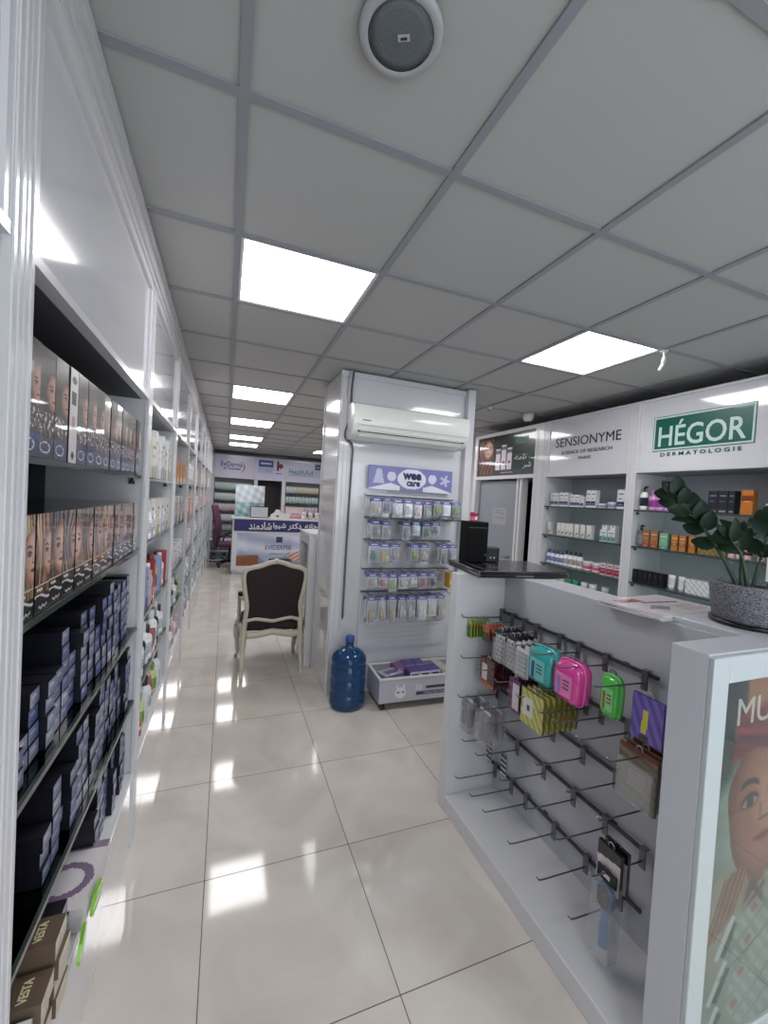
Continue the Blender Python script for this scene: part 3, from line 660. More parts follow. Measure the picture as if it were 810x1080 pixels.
for k, (y, c1) in enumerate([(3.2, 'c88a94'), (3.13, 'b8c8a0'), (3.06, 'd0d8c0'), (2.98, '2f8c6c'), (2.9, '2f8c6c'), (2.8, 'dadada'), (2.71, 'e0e0e0'), (2.58, 'c8ccc8')]):
    R('low%s' % c1, jar_mk('cream_jar', .032, .17, c1, c1, 'e8e8e8'), y, S4, '%s jar on the lower shelf just above the white counter ledge, %s from left' % ({'c88a94': 'pink', 'b8c8a0': 'pale green', 'd0d8c0': 'pale green', '2f8c6c': 'green'}.get(c1, 'white'), ORD[k+1]), 'jar', G1)
# green sign bay
R('sprayw', bottle_mk('spray_bottle', .026, .19, 'e4e4e4', '18181c', '30303a', 'spray', 'trigger_head'), 2.29, S1, 'white spray bottle with black head at the left of the top shelf', 'bottle', G2)
for k, y in enumerate([2.215, 2.155, 2.09]): R('pinkb', bottle_mk('lotion_bottle', .028, .155, 'cf94cc', 'b878bc', '9c4c98'), y, S1, 'lilac bottle, %s from left of three beside the white spray bottle' % ORD[k+1], 'bottle', G2)
for k, y in enumerate([2.02, 1.96]): R('lowwhite', jar_mk('cream_jar', .028, .06, 'e4e4e0', 'dedede'), y, S1, 'low white jar beside the lilac bottles, %s of two' % ['left', 'right'][k], 'jar', G2)
for k, y in enumerate([1.785, 1.725, 1.675]): R('blk%d' % (k == 2), carton_mk('cream_carton', .058 if k < 2 else .035, .06, .15, prn('24262e', '3a3e48', .0, .2, ink='9098a8'), 6, 16, '1c1d24'), y, S1, 'black carton, %s from left on the top shelf behind the plant' % ORD[k+1], 'box', G2)
R('orng', carton_mk('cream_carton', .062, .05, .155, prn('c8782c', '7a3a18', .55, .78, ink='f4e0c0'), 8, 18, 'b0702c'), 1.59, S1, 'orange and brown carton right of the black cartons on the top shelf', 'box', G2)
R('hook', bottle_mk('pump_bottle', .02, .1, 'e8e8e8', 'ececec', None, 'pump', 'pump_head'), 1.48, S1, 'small white pump bottle at the right end of the top shelf', 'bottle', G2)
R('sprayb', bottle_mk('spray_bottle', .022, .17, '50545c', '14141a', '8a8e98', 'spray', 'trigger_head'), 2.29, S2, 'dark spray bottle at the left of the second shelf, beside brown cartons', 'bottle', G2)
for k, y in enumerate([2.235, 2.17]): R('brn', carton_mk('cream_carton', .058, .05, .13, prn('a06844', '8a5030', 0, .2, ink='ecd8c0'), 8, 16, '90583c'), y, S2, 'brown carton, %s of two beside the dark spray bottle' % ['left', 'right'][k], 'box', G2)
R('grn', carton_mk('cream_carton', .062, .05, .12, prn('7fae90', '5a9078', 0, .2, ink='e4f0e4'), 8, 16, '6a9880'), 2.095, S2, 'green carton between brown and orange cartons on the second shelf', 'box', G2)
for k, y in enumerate([2.015, 1.96, 1.895]): R('org', carton_mk('cream_carton', .045, .05, .115, prn('b8783c', '8c4a24', .3, .5, ink='f0dcc0'), 8, 16, '9c5c34'), y, S2, 'small orange carton, %s of three right of the green carton' % ORD[k+1], 'box', G2)
R('gold', carton_mk('gift_pack', .17, .06, .06, lambda u, v: mix(rgb('a08850'), rgb('6e5c34'), .5+.5*math.sin(u*30)*math.sin(v*9)), 24, 8, '88744a'), 1.77, S2, 'low gold pack behind the plant stems on the second shelf', 'box', G2)
for k, y in enumerate([1.66, 1.615, 1.57, 1.50]):
    R('redj', jar_mk('cream_jar', .02, .05, 'c8b0b0', '54202c'), y, S2, 'little jar with dark red lid, lower, %s from left behind the plant' % ORD[k+1], 'jar', G2)
    R('redj', None, y, S2+.0505, 'little jar with dark red lid, stacked on top, %s from left' % ORD[k+1], 'jar', G2)
for k in range(6): R('black3', carton_mk('cream_carton', .038, .05, .1, prn('141418', '202026', 0, .2, ink='50505a'), 4, 10, '101014'), 2.30-.041*k, S3, 'black carton in a tight row on the third shelf, %s from left' % ORD[k+1], 'box', G2)
for k, y in enumerate([2.025, 1.955]): R('wt', tube_mk('cream_tube', .022, .105, 'e4e4e6', 'dcdce0', 'c8c8cc'), y, S3, 'white tube right of the black carton row, %s of two' % ['left', 'right'][k], 'tube', G2)
wf = lambda u, v: mix(rgb('dedee0'), rgb('b4b4ba'), 1 if (int(u*12)+int(v*8)) % 3 == 0 else 0)
for k, y in enumerate([1.84, 1.68]): R('bigw', carton_mk('gift_box', .155, .08, .1, wf, 24, 12, 'd0d0d4'), y, S3, 'large white box, %s of two on the third shelf, behind the brochure' % ['left', 'right'][k], 'box', G2)
for k, y in enumerate([2.28, 2.2, 2.12, 2.02]): R('l4%d' % (k % 2), jar_mk('cream_jar', .033, .08, ['d8d4d4', 'a85060'][k % 2], 'e0e0e0'), y, S4, '%s jar on the lower shelf above the brochure, %s from left' % (['white', 'red'][k % 2], ORD[k+1]), 'jar', G2)
# ---- back wall products
for bi, (x0, x1, nm) in enumerate([(-.27, .62, 'left back'), (1.43, 2.33, 'green-lettered back')]):
    for s, z in enumerate(BS):
        x = x0+.05; k = 0
        while x < x1-.04:
            k += 1; c = [['palegreen', 'white', 'blush', 'white', 'grey'], ['white', 'palegreen', 'blush', 'white', 'white']][bi][s]
            if s == 0 and bi == 1 and k > 3: c = 'cream'
            base, acc = PAL[c]
            place('bk_%s' % c, carton_mk('carton', .075, .07, .16, prn(base, acc, 0, .3), 4, 8, base), (x, BY+.04, z+.0015), -PI/2, '%s carton on the %s bay, %s shelf, %s from left' % (c, nm, SHN[s], ORD[k]), 'box', 'cartons on the back wall'); x += .085
# ================================================================== COLUMN
b = MB(); b.box(.80, 3.12, 0, 1.97, 3.72, CEIL-.002)
for x in (.80, .835, .87): b.box(x, 3.112, 0, x+.012, 3.12, CEIL-.002)
for y in (3.13, 3.66): b.box(.792, y, 0, .80, y+.035, CEIL-.002)
b.box(1.90, 3.06, 0, 1.97, 3.12, CEIL-.002); b.box(.79, 3.105, CEIL-.05, 1.975, 3.112, CEIL-.01)
o = struct(b.build('wall_column', mat('glossy_column_cladding', 'd6d6da', .16, coat=.8), bevel=.003))
# ---- air conditioner
t = thing('air_conditioner', 'white wall-mounted split air conditioner high on the column', 'air conditioner', (.845, 3.108, 2.02))
ACM = mat('ac_plastic', 'e4e4e0', .25, coat=.4)
prof = [(0, 0), (-.10, 0), (-.155, .03), (-.185, .075), (-.20, .14), (-.20, .20), (-.18, .25), (-.12, .27), (0, .27)]
b = MB(); b.prism(prof, 0, 0, .99, 'e4e4e0', True); b.build('body', ACM, t, bevel=.006)
b = MB(); b.prism([(-.10, -.006), (-.155, .02), (-.188, .068), (-.182, .074), (-.15, .034), (-.10, .004)], 0, .06, .93, 'dcdcd8'); b.build('flap', ACM, t)
b = MB(); b.obox((.495, -.176, .056), (.455, 0, 0), (0, .003, .004), (0, .004, .005), '303030'); b.build('air_slot', BLACK, t)
b = MB(); b.box(.03, -.2022, .098, .96, -.1985, .1); b.build('front_seam', mat('seam_grey', '8a8a88', .5), t)
b = MB(); b.box(.07, -.2045, .13, .135, -.2, .137, '8a8a8a'); b.build('badge', PRINT, t)
b = MB()
P = [(.88, 3.09, 2.55), (.872, 3.09, 2.42), (.87, 3.085, 2.25), (.845, 3.06, 2.14), (.83, 3.07, 2.08), (.84, 3.085, 2.03), (.90, 3.095, 1.98), (.905, 3.105, 1.8), (.90, 3.105, 1.2), (.90, 3.105, .62)]
def smooth(P, n=6):
    out = []
    for i in range(len(P)-1):
        p0, p1, p2, p3 = [Vector(P[max(0, min(len(P)-1, i+k))]) for k in (-1, 0, 1, 2)]
        for j in range(n):
            s = j/n; out.append(.5*((2*p1)+(-p0+p2)*s+(2*p0-5*p1+4*p2-p3)*s*s+(-p0+3*p1-3*p2+p3)*s**3))
    out.append(Vector(P[-1])); return out
b.tube(smooth(P), .008, 8); tag(b.build('power_cable', mat('grey_cable', '606166', .5)), 'thin grey cable running down the column beside the air conditioner', 'cable')
b = MB(); b.tube(smooth([(.86, 3.09, 2.55), (.85, 3.09, 2.4), (.845, 3.08, 2.24), (.85, 3.06, 2.12), (.86, 3.09, 2.06)]), .011, 8); tag(b.build('refrigerant_pipe', mat('white_pipe', 'bcbcc0', .5)), 'thicker pale pipe curving from the ceiling to the left end of the air conditioner', 'pipe')
# ---- baby-care display board
LILAC = mat('lilac_print', '8587bd', .4)
t = thing('baby_care_display', 'white slatted baby care display board with lilac banner on the column', 'display', (1.03, 3.10, 0))
b = MB(); b.box(0, 0, .36, .79, .015, 1.62)
for k in range(32): b.box(0, -.004, .38+.0385*k, .79, 0, .38+.0385*k+.026)
b.build('slat_board', mat('white_slatboard', 'd6d6dc', .4), t)
def banner(u, v):
    lil = rgb('7f81b8'); wh = rgb('e4e4f0')
    if ((u-.5)/.17)**2+((v-.52)/.43)**2 < 1: return wh
    if v < .30-.9*abs(((u*2) % 1)-.5)*.6 and not .36 < u < .64: return wh
    if .05 < u < .18 and .25 < v < .88 and abs(u-.115) < .065*(1.25-v): return rgb('c4c4e0')
    if ((u-.26)/.05)**2+((v-.58)/.2)**2 < 1: return rgb('d4d4ea')
    if ((u-.75)/.05)**2+((v-.58)/.2)**2 < 1: return rgb('dcdcee')
    a = math.atan2((v-.55)*.25, u-.91); r = math.hypot((v-.55)*.25, u-.91)
    if r < .035+.03*(math.cos(a*5) > .2): return rgb('c8c8e4')
    return lil
b = MB(); b.box(.01, -.03, 1.655, .76, -.012, 1.845, '7f81b8'); b.grid((.01, -.0305, 1.655), (.75, 0, 0), (0, 0, .19), 100, 30, banner); bn = b.build('banner', PRINT, t)
text('wee', .385, -.032, 1.775, .17, .055, mat('dark_violet_ink', '2c2c5c', .4), bn, 'back', bold=.05)
text('care', .40, -.032, 1.715, .12, .04, mat('dark_violet_ink'), bn, 'back', bold=.04)
ROWS = [(1.585, .135), (1.41, .125), (1.235, .155), (1.0, .125), (.815, .2)]
for z, h in ROWS:
    b = MB(); b.box(.0, -.02, z+.012, .79, -.004, z+.022); r = b.build('hook_rail', STEEL, t)
    for k in range(9): b = MB(); x = .05+.087*k; b.tube([(x, -.005, z+.017), (x, -.16, z+.013), (x, -.168, z+.02)], .0022, 6); b.build('hook', STEEL, r)
b = MB(); b.box(.0, -.19, 1.436, .80, -.004, 1.442); b.build('glass_shelf', GLASS, t); b = MB(); b.box(0, -.196, 1.435, .80, -.19, 1.443); b.build('shelf_edge', SHELFG, t)
def blister(col, it, h):
    def mk():
        t = thing('blister_pack', '', ''); b = MB(); rd = random.Random(hash(col) % 99)
        b.box(-.033, 0, -h, .033, .002, 0, 'd8d8de', faces={2: 'dadae2'})
        b.box(-.033, -.0006, -.03, .033, 0, -.001, '63659c'); b.box(-.02, -.001, -.02, .02, -.0006, -.011, 'd4d4ea'); b.box(-.02, -.0008, -h+.006, .012, 0, -h+.012, '9a9aa8'); b.build('card', PRINT, t)
        b = MB(); c = rgb(it)
        b.lathe([(.004, 0), (.015, .006), (.017, h*.2), (.012, h*.35), (.013, h*.45), (.004, h*.5)], 10, o=(-.008, -.014, -h+.02), col=c, sy=.7)
        b.lathe([(.004, 0), (.010, .004), (.011, h*.2), (.004, h*.3)], 8, o=(.018, -.012, -h+.025), col=mix(c, (1, 1, 1), .5), sy=.7); b.build('contents', PLAST, t)
        b = MB(); b.box(-.029, -.026, -h+.01, .029, -.001, -.034); b.build('clear_bubble', FILM, t); return t
    return mk
ITC = ['c8ccd0', 'b0a0a8', 'c86c7c', 'd8d8dc', '8c9098', '30303a', '3f8c70', 'c8b8c8', '9ac048', 'b8a890', 'dcc070', '8f94b8', 'e0d4c8']
rd = random.Random(5)
for ri, (z, h) in enumerate(ROWS):
    xs = [[0, 1, 2, 3, 4, 5, 6, 7, 8], [0, 1, 3, 4, 5, 6], [0, 1, 2, 4, 5, 7, 8], [0, 1, 2, 3, 4, 5, 6], [0, 1, 2, 3, 4, 5, 6, 7]][ri]
    for n_, k in enumerate(xs):
        for dd in range(3):
            it = rd.choice(ITC) if ri != 4 else rd.choice(['c8ccd0', 'c8b090', 'd4dce8', 'b8a890', 'dcd4d0'])
            place('bl%s%d' % (it, int(h*1000)), blister(it, it, h), (1.03+.05+.087*k+rd.uniform(-.004, .004), 3.10-.145+.038*dd, z+.008-rd.uniform(0, .012)), rd.uniform(-.22, .22),
                  'baby care blister pack, %s row from the top, %s hook, %s pack' % (ORD[ri+1], ORD[k+1], ['front', 'second', 'third'][dd]), 'packet', 'blister packs on the baby care display', (rd.uniform(.9, 1.28), 1, rd.uniform(.85, 1.18)))
for k in range(3):
    place('goldp', lambda: MB().box(-.035, -.008, -.12, .035, .008, 0, 'b89a3c', faces={2: 'c8a848'}).box(-.03, -.0085, -.09, .03, -.008, -.05, 'e4d8a0').build('gold_pouch', GPRINT), (1.03+.05+.087*8, 3.10-.15+.03*k, 1.0), .3, 'gold pouch at the right end of the fourth row, %s from front' % ORD[k+1], 'packet', 'gold pouches')
# ---- wheeled tray
t = thing('wheeled_tray', 'low white printed tray on castors in front of the baby care display', 'tray', (1.12, 2.78, 0), -.03)
TW, TD = .80, .30; TP = mat('printed_card')
b = MB(); b.box(0, 0, .06, TW, .012, .235, 'bcbcc6'); b.box(0, TD-.012, .06, TW, TD, .235, 'b8b8c2'); b.box(0, .012, .06, .012, TD-.012, .235, 'b4b4c0'); b.box(TW-.012, .012, .06, TW, TD-.012, .235, 'b4b4c0'); b.box(.012, .012, .06, TW-.012, TD-.012, .07, 'a8a8b0')
b.build('tray_body', PRINT, t)
b = MB(); b.box(-.006, -.006, .235, TW+.006, .016, .245); b.box(-.006, TD-.016, .235, TW+.006, TD+.006, .245); b.box(-.006, .016, .235, .016, TD-.016, .245); b.box(TW-.016, .016, .235, TW+.006, TD-.016, .245); b.build('rim', WHITE, t)
b = MB(); b.box(.30, -.002, .10, .56, 0, .125, '4a4668'); b.box(.38, -.002, .145, .55, 0, .165, '3a3a48'); b.box(.29, -.002, .14, .35, 0, .18, 'd4d4de'); b.build('label', PRINT, t)
b = MB()
b.add([(.17+.045*math.cos(a*PI/8), -.002, .13+.042*math.sin(a*PI/8)) for a in range(16)], [tuple(range(16))[::-1]], 'e2e2e8'); b.add([(.17+.012*math.cos(a*PI/4)+dx, -.003, .135+.008*math.sin(a*PI/4)) for dx in (-.02, .02) for a in range(8)], [tuple(range(8))[::-1], tuple(range(8, 16))[::-1]], '6a6a7a')
b.box(.135, -.0025, .165, .15, -.0005, .19, 'e2e2e8'); b.box(.19, -.0025, .165, .205, -.0005, .19, 'e2e2e8'); b.build('rabbit_print', PRINT, t)
text('COLLECTION', .46, -.003, .1125, .2, .012, mat('lilac_text', 'b8b8dc', .5), t, 'back', bold=.02)
for x, y in ((.04, .03), (TW-.04, .03), (.04, TD-.03), (TW-.04, TD-.03)):
    b = MB(); b.prism([(y+.024*math.cos(a*PI/8), .025+.024*math.sin(a*PI/8)) for a in range(16)], 0, x-.012, x+.012, '1a1a1c'); c = b.build('castor', BLACK, t); b = MB(); b.box(x-.016, y-.012, .04, x+.016, y+.012, .06); b.build('castor_bracket', STEEL, c)
PB = lambda: carton_mk('wipes_box', .085, .12, .13, prn('c4bcd4', '544a88', .55, 1, logo=True), 8, 14, '6a5c9c', '50468c')()
def wipes():
    o = MB().box(-.042, -.06, 0, .042, .06, .195, '5c5290', faces={1: '54488c', 2: 'd4cede'}).box(-.03, -.0606, .14, .03, -.06, .18, '4a4088').box(-.02, -.0606, .03, .02, -.06, .06, '30304a').build('wipes_box', PRINT); return o
for k, (x, y) in enumerate([(1.42, 2.86), (1.508, 2.86), (1.596, 2.86), (1.44, 2.99), (1.53, 2.99)]):
    place('wipes', wipes, (x, y, .0705), -.03, 'purple and white box standing in the wheeled tray, %s row, %s from left' % ('front' if k < 3 else 'back', ORD[k+1 if k < 3 else k-2]), 'box', 'purple boxes in the wheeled tray')
def flatpack():
    return MB().box(-.09, -.06, 0, .09, .06, .0335, '8a86a0', faces={1: 'a8a4b8'}).box(-.05, -.03, .0335, .05, .03, .034, '6a5c80').box(-.03, -.045, .0335, .03, -.035, .034, 'dcdce4').build('flat_pack', PRINT)
for k, (x, y, z, r) in enumerate([(1.25, 2.87, 0, .1), (1.245, 2.87, .0305, -.1), (1.26, 2.88, .061, .25), (1.25, 2.90, .0915, .05), (1.25, 2.90, .122, .3)]):
    place('flat', flatpack, (x, y, .0715+z*1.12), r, 'flat grey-violet pack in the left of the wheeled tray, %s from the bottom' % ORD[k+1], 'packet', 'flat packs in the wheeled tray')
for k in range(3): place('ppack', lambda: MB().box(-.055, -.02, 0, .055, .02, .19, '7a5080', faces={2: 'b090b0'}).box(-.03, -.0206, .05, .03, -.02, .09, '502c60').build('wipes_box', PRINT), (1.36, 2.93+.045*k, .0705+.06*(k > 0)*0), .25, 'plum box between flat packs and purple boxes, %s from front' % ORD[k+1], 'box', 'plum boxes in the wheeled tray')
for k in range(3): place('creamp', lambda: MB().box(-.035, -.05, 0, .035, .05, .18, 'c8c8bc', faces={2: 'd8d8cc', 1: 'b8bab0'}).box(-.025, -.0506, .04, .025, -.05, .08, '8a8c80').build('wipes_box', PRINT), (1.70+.075*(k % 2), 2.87+.11*(k//2), .0705), 0, 'cream box at the right end of the wheeled tray, %s' % ['left front', 'right front', 'rear'][k], 'box', 'cream boxes in the wheeled tray')
# ---- water bottle
t = thing('water_bottle', 'large translucent blue water cooler bottle standing beside the column', 'bottle', (.925, 2.95, 0))
BLUE = mat('blue_polycarbonate', '2f5c94', .08, coat=.6, trans=.55, ior=1.2)
pr = [(.10, 0), (.125, .008), (.134, .03)]
z = .03
for k in range(3): pr += [(.134, z+.015), (.134, z+.075), (.127, z+.085), (.127, z+.095), (.134, z+.105)]; z += .105
pr += [(.134, .36), (.125, .385), (.10, .415), (.06, .438), (.034, .45), (.030, .462), (.030, .49)]
b = MB(); b.lathe(pr, 32, col='3a6a9a'); b.build('bottle_body', BLUE, t)
b = MB(); b.lathe([(.034, .485), (.035, .49), (.034, .525), (.028, .532)], 20, col='2c4c8a'); b.build('cap', mat('blue_cap', '31508c', .35), t)
# ================================================================== ARMCHAIR (faces away, toward the counter)
t = thing('armchair', 'cream carved wooden armchair with dark brown upholstery, seen from behind', 'chair', (.43, 3.86, 0), .02)
WOOD = mat('cream_carved_wood', 'cbc4b2', .42, bump=.15, scale=30, var=.12); UPH = mat('dark_brown_upholstery', '2a1c1e', .75, bump=.1, scale=200, var=.15)
def by(z): return -.19-.07*(z-.4)                           # back leans toward the viewer
fr = [(-.235, .47), (-.225, .60), (-.245, .72), (-.262, .84), (-.25, .905), (-.20, .93), (-.13, .945), (-.06, .972), (0, .982), (.06, .972), (.13, .945), (.20, .93), (.25, .905), (.262, .84), (.245, .72), (.225, .60), (.235, .47), (.16, .485), (.08, .475), (0, .462), (-.08, .475), (-.16, .485)]
b = MB(); b.tube(smooth([(x, by(z), z) for x, z in fr]+[(fr[0][0], by(fr[0][1]), fr[0][1])], 4)[:-1], .021, 10, closed=True, flat=1.0, upv=(0, 1, 0))
b.tube([(0, by(.98)-.005, .985), (.02, by(.98)-.01, .99)], [.02, .012], 8); b.tube([(-.05, by(.965), .978), (0, by(.99), .997), (.05, by(.965), .978)], [.01, .018, .01], 8)
b.build('back_frame', WOOD, t)
inner = [(x*.93, z) for x, z in fr]; sm = smooth([(x, 0, z) for x, z in inner]+[(inner[0][0], 0, inner[0][1])], 3)[:-1]
b = MB()
cx, cz = 0, .71
for side, off in ((-1, -.012), (1, .03)):
    ring = [[(cx+(p.x-cx)*k, by(cz+(p.z-cz)*k)+off+side*.02*(1-k*k), cz+(p.z-cz)*k) for p in sm] for k in (1, .8, .5, .2)]
    v = [q for rr in ring for q in rr]; n = len(sm); f = []
    for i in range(3):
        for k in range(n): f.append((i*n+k, i*n+(k+1) % n, (i+1)*n+(k+1) % n, (i+1)*n+k))
    f.append(tuple(3*n+k for k in range(n))); b.add(v, f, 'f', True) if False else b.add(v, f, (.2, .1, .1), True)
b.build('backrest', UPH, t)
b = MB(); so = [(-.245, -.17), (-.255, .20), (-.20, .245), (0, .262), (.20, .245), (.255, .20), (.245, -.17), (0, -.18)]
sp = smooth([(x, y, 0) for x, y in so]+[(so[0][0], so[0][1], 0)], 4)[:-1]; n = len(sp)
lv = [(1.0, .37), (1.02, .40), (1.0, .435), (.9, .452), (.6, .462)]
b.add([(p.x*k*.96, p.y*k*.96+.0, z) for k, z in lv for p in sp], [(i*n+a, i*n+(a+1) % n, (i+1)*n+(a+1) % n, (i+1)*n+a) for i in range(4) for a in range(n)]+[tuple(range(n))[::-1], tuple(4*n+a for a in range(n))], (.2, .1, .1), True); b.build('seat', UPH, t)
b = MB()
for i in range(n):
    pass
b.tube([(p.x, p.y, .345+.012*math.cos(4*math.atan2(p.y, p.x))) for p in sp], .024, 8, closed=True, flat=1.3); b.build('seat_rail', WOOD, t)
for sx in (-1, 1):
    b = MB(); b.tube(smooth([(sx*.235, by(.47), .48), (sx*.24, -.19, .36), (sx*.245, -.20, .22), (sx*.25, -.235, .08), (sx*.252, -.26, .012), (sx*.252, -.27, .008)]), [.022]*6+[.026]*6+[.02]*6+[.017]*6+[.017]*6+[.014], 8); b.build('leg', WOOD, t)
    b = MB(); b.tube(smooth([(sx*.255, .195, .37), (sx*.272, .22, .30), (sx*.27, .215, .18), (sx*.26, .20, .07), (sx*.27, .235, .018), (sx*.272, .245, .012)]), [.03]*6+[.03]*6+[.022]*6+[.016]*6+[.018]*6+[.016], 8); b.build('leg', WOOD, t)
    b = MB(); b.tube(smooth([(sx*.238, by(.66), .655), (sx*.262, -.10, .645), (sx*.275, .02, .635), (sx*.275, .09, .62), (sx*.27, .115, .585), (sx*.27, .08, .53), (sx*.27, .07, .45), (sx*.262, .10, .37)]), [.016]*42+[.016], 8)
    a = b.build('armrest', WOOD, t); b = MB(); b.tube([(sx*.262, -.09, .665), (sx*.27, -.04, .668), (sx*.274, .04, .66)], [.012, .024, .014], 8); b.build('arm_pad', UPH, a)
# ================================================================== LOW CABINET BEHIND THE COLUMN
t = thing('low_display_cabinet', 'narrow white display cabinet with framed side, standing between armchair and column', 'cabinet', (.73, 3.74, 0))
b = MB(); b.box(.02, 0, 0, .66, .5, 1.20); b.box(0, 0, 1.20, .68, .52, 1.225); b.build('cabinet_body', WHITE, t, bevel=.003)
b = MB(); b.box(0, 0, 0, .02, .05, 1.2); b.box(0, .45, 0, .02, .5, 1.2); b.box(0, .05, 1.12, .02, .45, 1.2); b.box(0, .05, 0, .02, .45, .1)
b.box(.0, -.006, 0, .05, 0, 1.2); b.box(.12, -.006, 0, .15, 0, 1.2); b.build('frame', ALU, t)
def sidep(u, v):
    k = math.sin(u*37+v*90)*math.sin(v*61-u*20); return rgb('3c4450') if k > .25 else rgb('b8bcc8') if k < -.1 else rgb('7a808c')
b = MB(); b.grid((.0195, .45, .1), (0, -.4, 0), (0, 0, 1.02), 16, 50, sidep); b.build('side_poster', GPRINT, t)
# ================================================================== SERVICE COUNTER
t = thing('service_counter', 'white pharmacy counter with blue lettered band and a mountain poster', 'counter', (.14, 8.2, 0))
b = MB(); b.box(0, 0, .06, 2.2, .6, 1.06); b.box(.02, .03, 0, 2.18, .55, .06); b.box(-.02, -.03, 1.06, 2.22, .62, 1.09); b.box(0, -.02, .80, 2.2, 0, .83); b.box(0, -.02, .1, .09, 0, .80); b.box(.09, -.02, .06, 2.2, 0, .17); b.build('counter_body', WHITE, t, bevel=.004)
b = MB(); b.box(.03, -.03, .84, 2.18, -.0, 1.055, '2c2f6e'); bd = b.build('name_band', mat('blue_band', '30306c', .4, coat=.2), t)
WI = mat('white_ink')
text('\ufeaa\ufee8\ufee3\ufea9\ufe8e\ufeb7', .50, -.032, .945, .42, .15, WI, bd, 'back', bold=.02)
text('\ufe8d\ufeee\ufbff\ufeb7', .86, -.032, .95, .24, .13, WI, bd, 'back', bold=.02)
text('\ufeae\ufe98\ufb90\ufea9', 1.15, -.032, .945, .26, .15, WI, bd, 'back', bold=.02)
text('\ufeea\ufee7\ufe8e\ufea7\ufeed\ufead\ufe8d\ufea9', 1.60, -.032, .95, .5, .13, WI, bd, 'back', bold=.02)
def mount(u, v):
    h1 = .25+.35*abs(u-.35)+.08*math.sin(u*17)+.05*math.sin(u*41)
    if u < .2 and v < .33: return mix(rgb('a0602c'), rgb('6a3418'), .5+.5*math.sin(u*200+v*60))
    if v < .1: return rgb('a8705c')
    if ((u-.62)/.16)**2+((v-.35)/.22)**2 < 1 and v < .5-.9*abs(u-.62): return mix(rgb('b06a50'), rgb('dcc0b0'), .5+.5*math.sin(u*90-v*50))
    if .30 < u < .52 and .16 < v < .22: return rgb('30304c')
    if abs(u-.39) < .03 and .72 < v < .9: return rgb('383a66')
    if v < h1: return mix(rgb('5a6494'), rgb('9aa4c8'), v/h1)
    return mix(rgb('a8b0cc'), rgb('d4dae8'), .5+.5*math.sin(v*12+u*6))
b = MB(); b.box(.09, -.012, .17, 2.1, -.004, .80, '9aa4c8'); b.grid((.09, -.0125, .17), (2.0, 0, 0), (0, 0, .63), 100, 40, mount); pp = b.build('poster', GPRINT, t)
text('EVIDERMA', .86, -.014, .53, .50, .09, mat('violet_ink'), pp, 'back'); text('DERMOCOSMETIC', .86, -.014, .40, .34, .03, mat('violet_ink'), pp, 'back')
# on the counter
t = thing('poster_stand', 'tall pale green and grey printed stand on the counter', 'poster stand', (.33, 8.4, 1.09))
b = MB(); b.box(-.18, -.02, 0, .40, .08, .01, 'b8c4c4'); b.build('stand_foot', PRINT, t)
def stand(u, v):
    k = math.sin(u*19+v*8)*math.sin(v*17-u*5)
    if v < .45: return mix(rgb('5c8484'), rgb('a8c4c0'), .5+.5*k)
    return mix(rgb('a8b4c0'), rgb('e0e6ea'), .5+.5*k)
b = MB(); b.box(-.16, .0, .01, .38, .012, .62, '9ab0b0'); b.grid((-.16, -.0005, .01), (.54, 0, 0), (0, 0, .61), 40, 44, stand); b.build('printed_panel', GPRINT, t)
t = thing('framed_notice', 'dark framed white notice standing on the counter in front of the green stand', 'frame', (.62, 8.30, 1.09))
b = MB(); b.box(-.17, 0, .0, .17, .02, .22); b.build('frame', BLACK, t); b = MB(); b.box(-.155, -.002, .015, .155, 0, .205, 'c8ccd0')
for k in range(5): b.box(-.12, -.0025, .05+.03*k, .12, -.002, .055+.03*k, '8a8c94')
b.build('paper', PRINT, t)
t = thing('tape_dispenser', 'small white desk item with a dark slot on the counter beside the framed notice', 'dispenser', (1.0, 8.35, 1.09))
b = MB(); b.prism([(-.16, 0), (.2, 0), (.2, .09), (.05, .1), (0, .17), (-.06, .17), (-.10, .1), (-.16, .07)], 1, -.05, .05, 'dcdcd8'); b.build('body', PLAST, t, bevel=.005); b = MB(); b.box(-.06, -.053, .03, -.01, -.05, .06, '202024'); b.build('slot', PRINT, t)
for k in range(4): place('ctr%d' % (k % 2), jar_mk('cream_jar', .05, .14, ['d8d4d4', 'dcb8c0'][k % 2], 'dcdcdc'), (1.5+.13*k, 8.32, 1.09), -PI/2, '%s jar on the right half of the service counter, %s from left' % (['white', 'pink'][k % 2], ORD[k+1]), 'jar', 'jars on the service counter')
place('ctrbox', carton_mk('carton', .36, .2, .2, prn('dcc4c8', 'c89098', 0, .3), 8, 8, 'd4c0c4'), (1.34, 8.5, 1.09), -PI/2, 'pale pink box on the counter left of the jars', 'box')
# low open cabinet and office chair at the far left
t = thing('low_open_cabinet', 'low white open cabinet with dark items, left of the service counter', 'cabinet', (-.30, 9.62, 0))
b = MB(); b.box(0, 0, 0, .02, .3, .48); b.box(.62, 0, 0, .64, .3, .48); b.box(0, .28, 0, .64, .3, .48); b.box(-.0, -.01, .48, .64, .3, .50); b.box(.02, 0, .04, .62, .28, .06); b.box(.02, 0, .25, .62, .28, .265); b.build('cabinet_body', WHITE, t)
for k in range(5): place('dkbox', lambda: MB().box(-.04, -.1, 0, .04, .1, .12, '24242a', faces={2: '3a3a44'}).box(-.03, -.101, .04, .03, -.1, .08, '8a8a92').build('dark_carton', PRINT), (-.2+.11*k, 9.735, .2655 if k % 2 else .0605), 0, 'dark carton in the low open cabinet, %s from left' % ORD[k+1], 'box', 'dark cartons in the low open cabinet')
t = thing('office_chair', 'purple high-backed office chair left of the service counter', 'chair', (.12, 9.14, 0), 1.35)
PUR = mat('purple_upholstery', '5c3450', .6, bump=.1); 
b = MB()
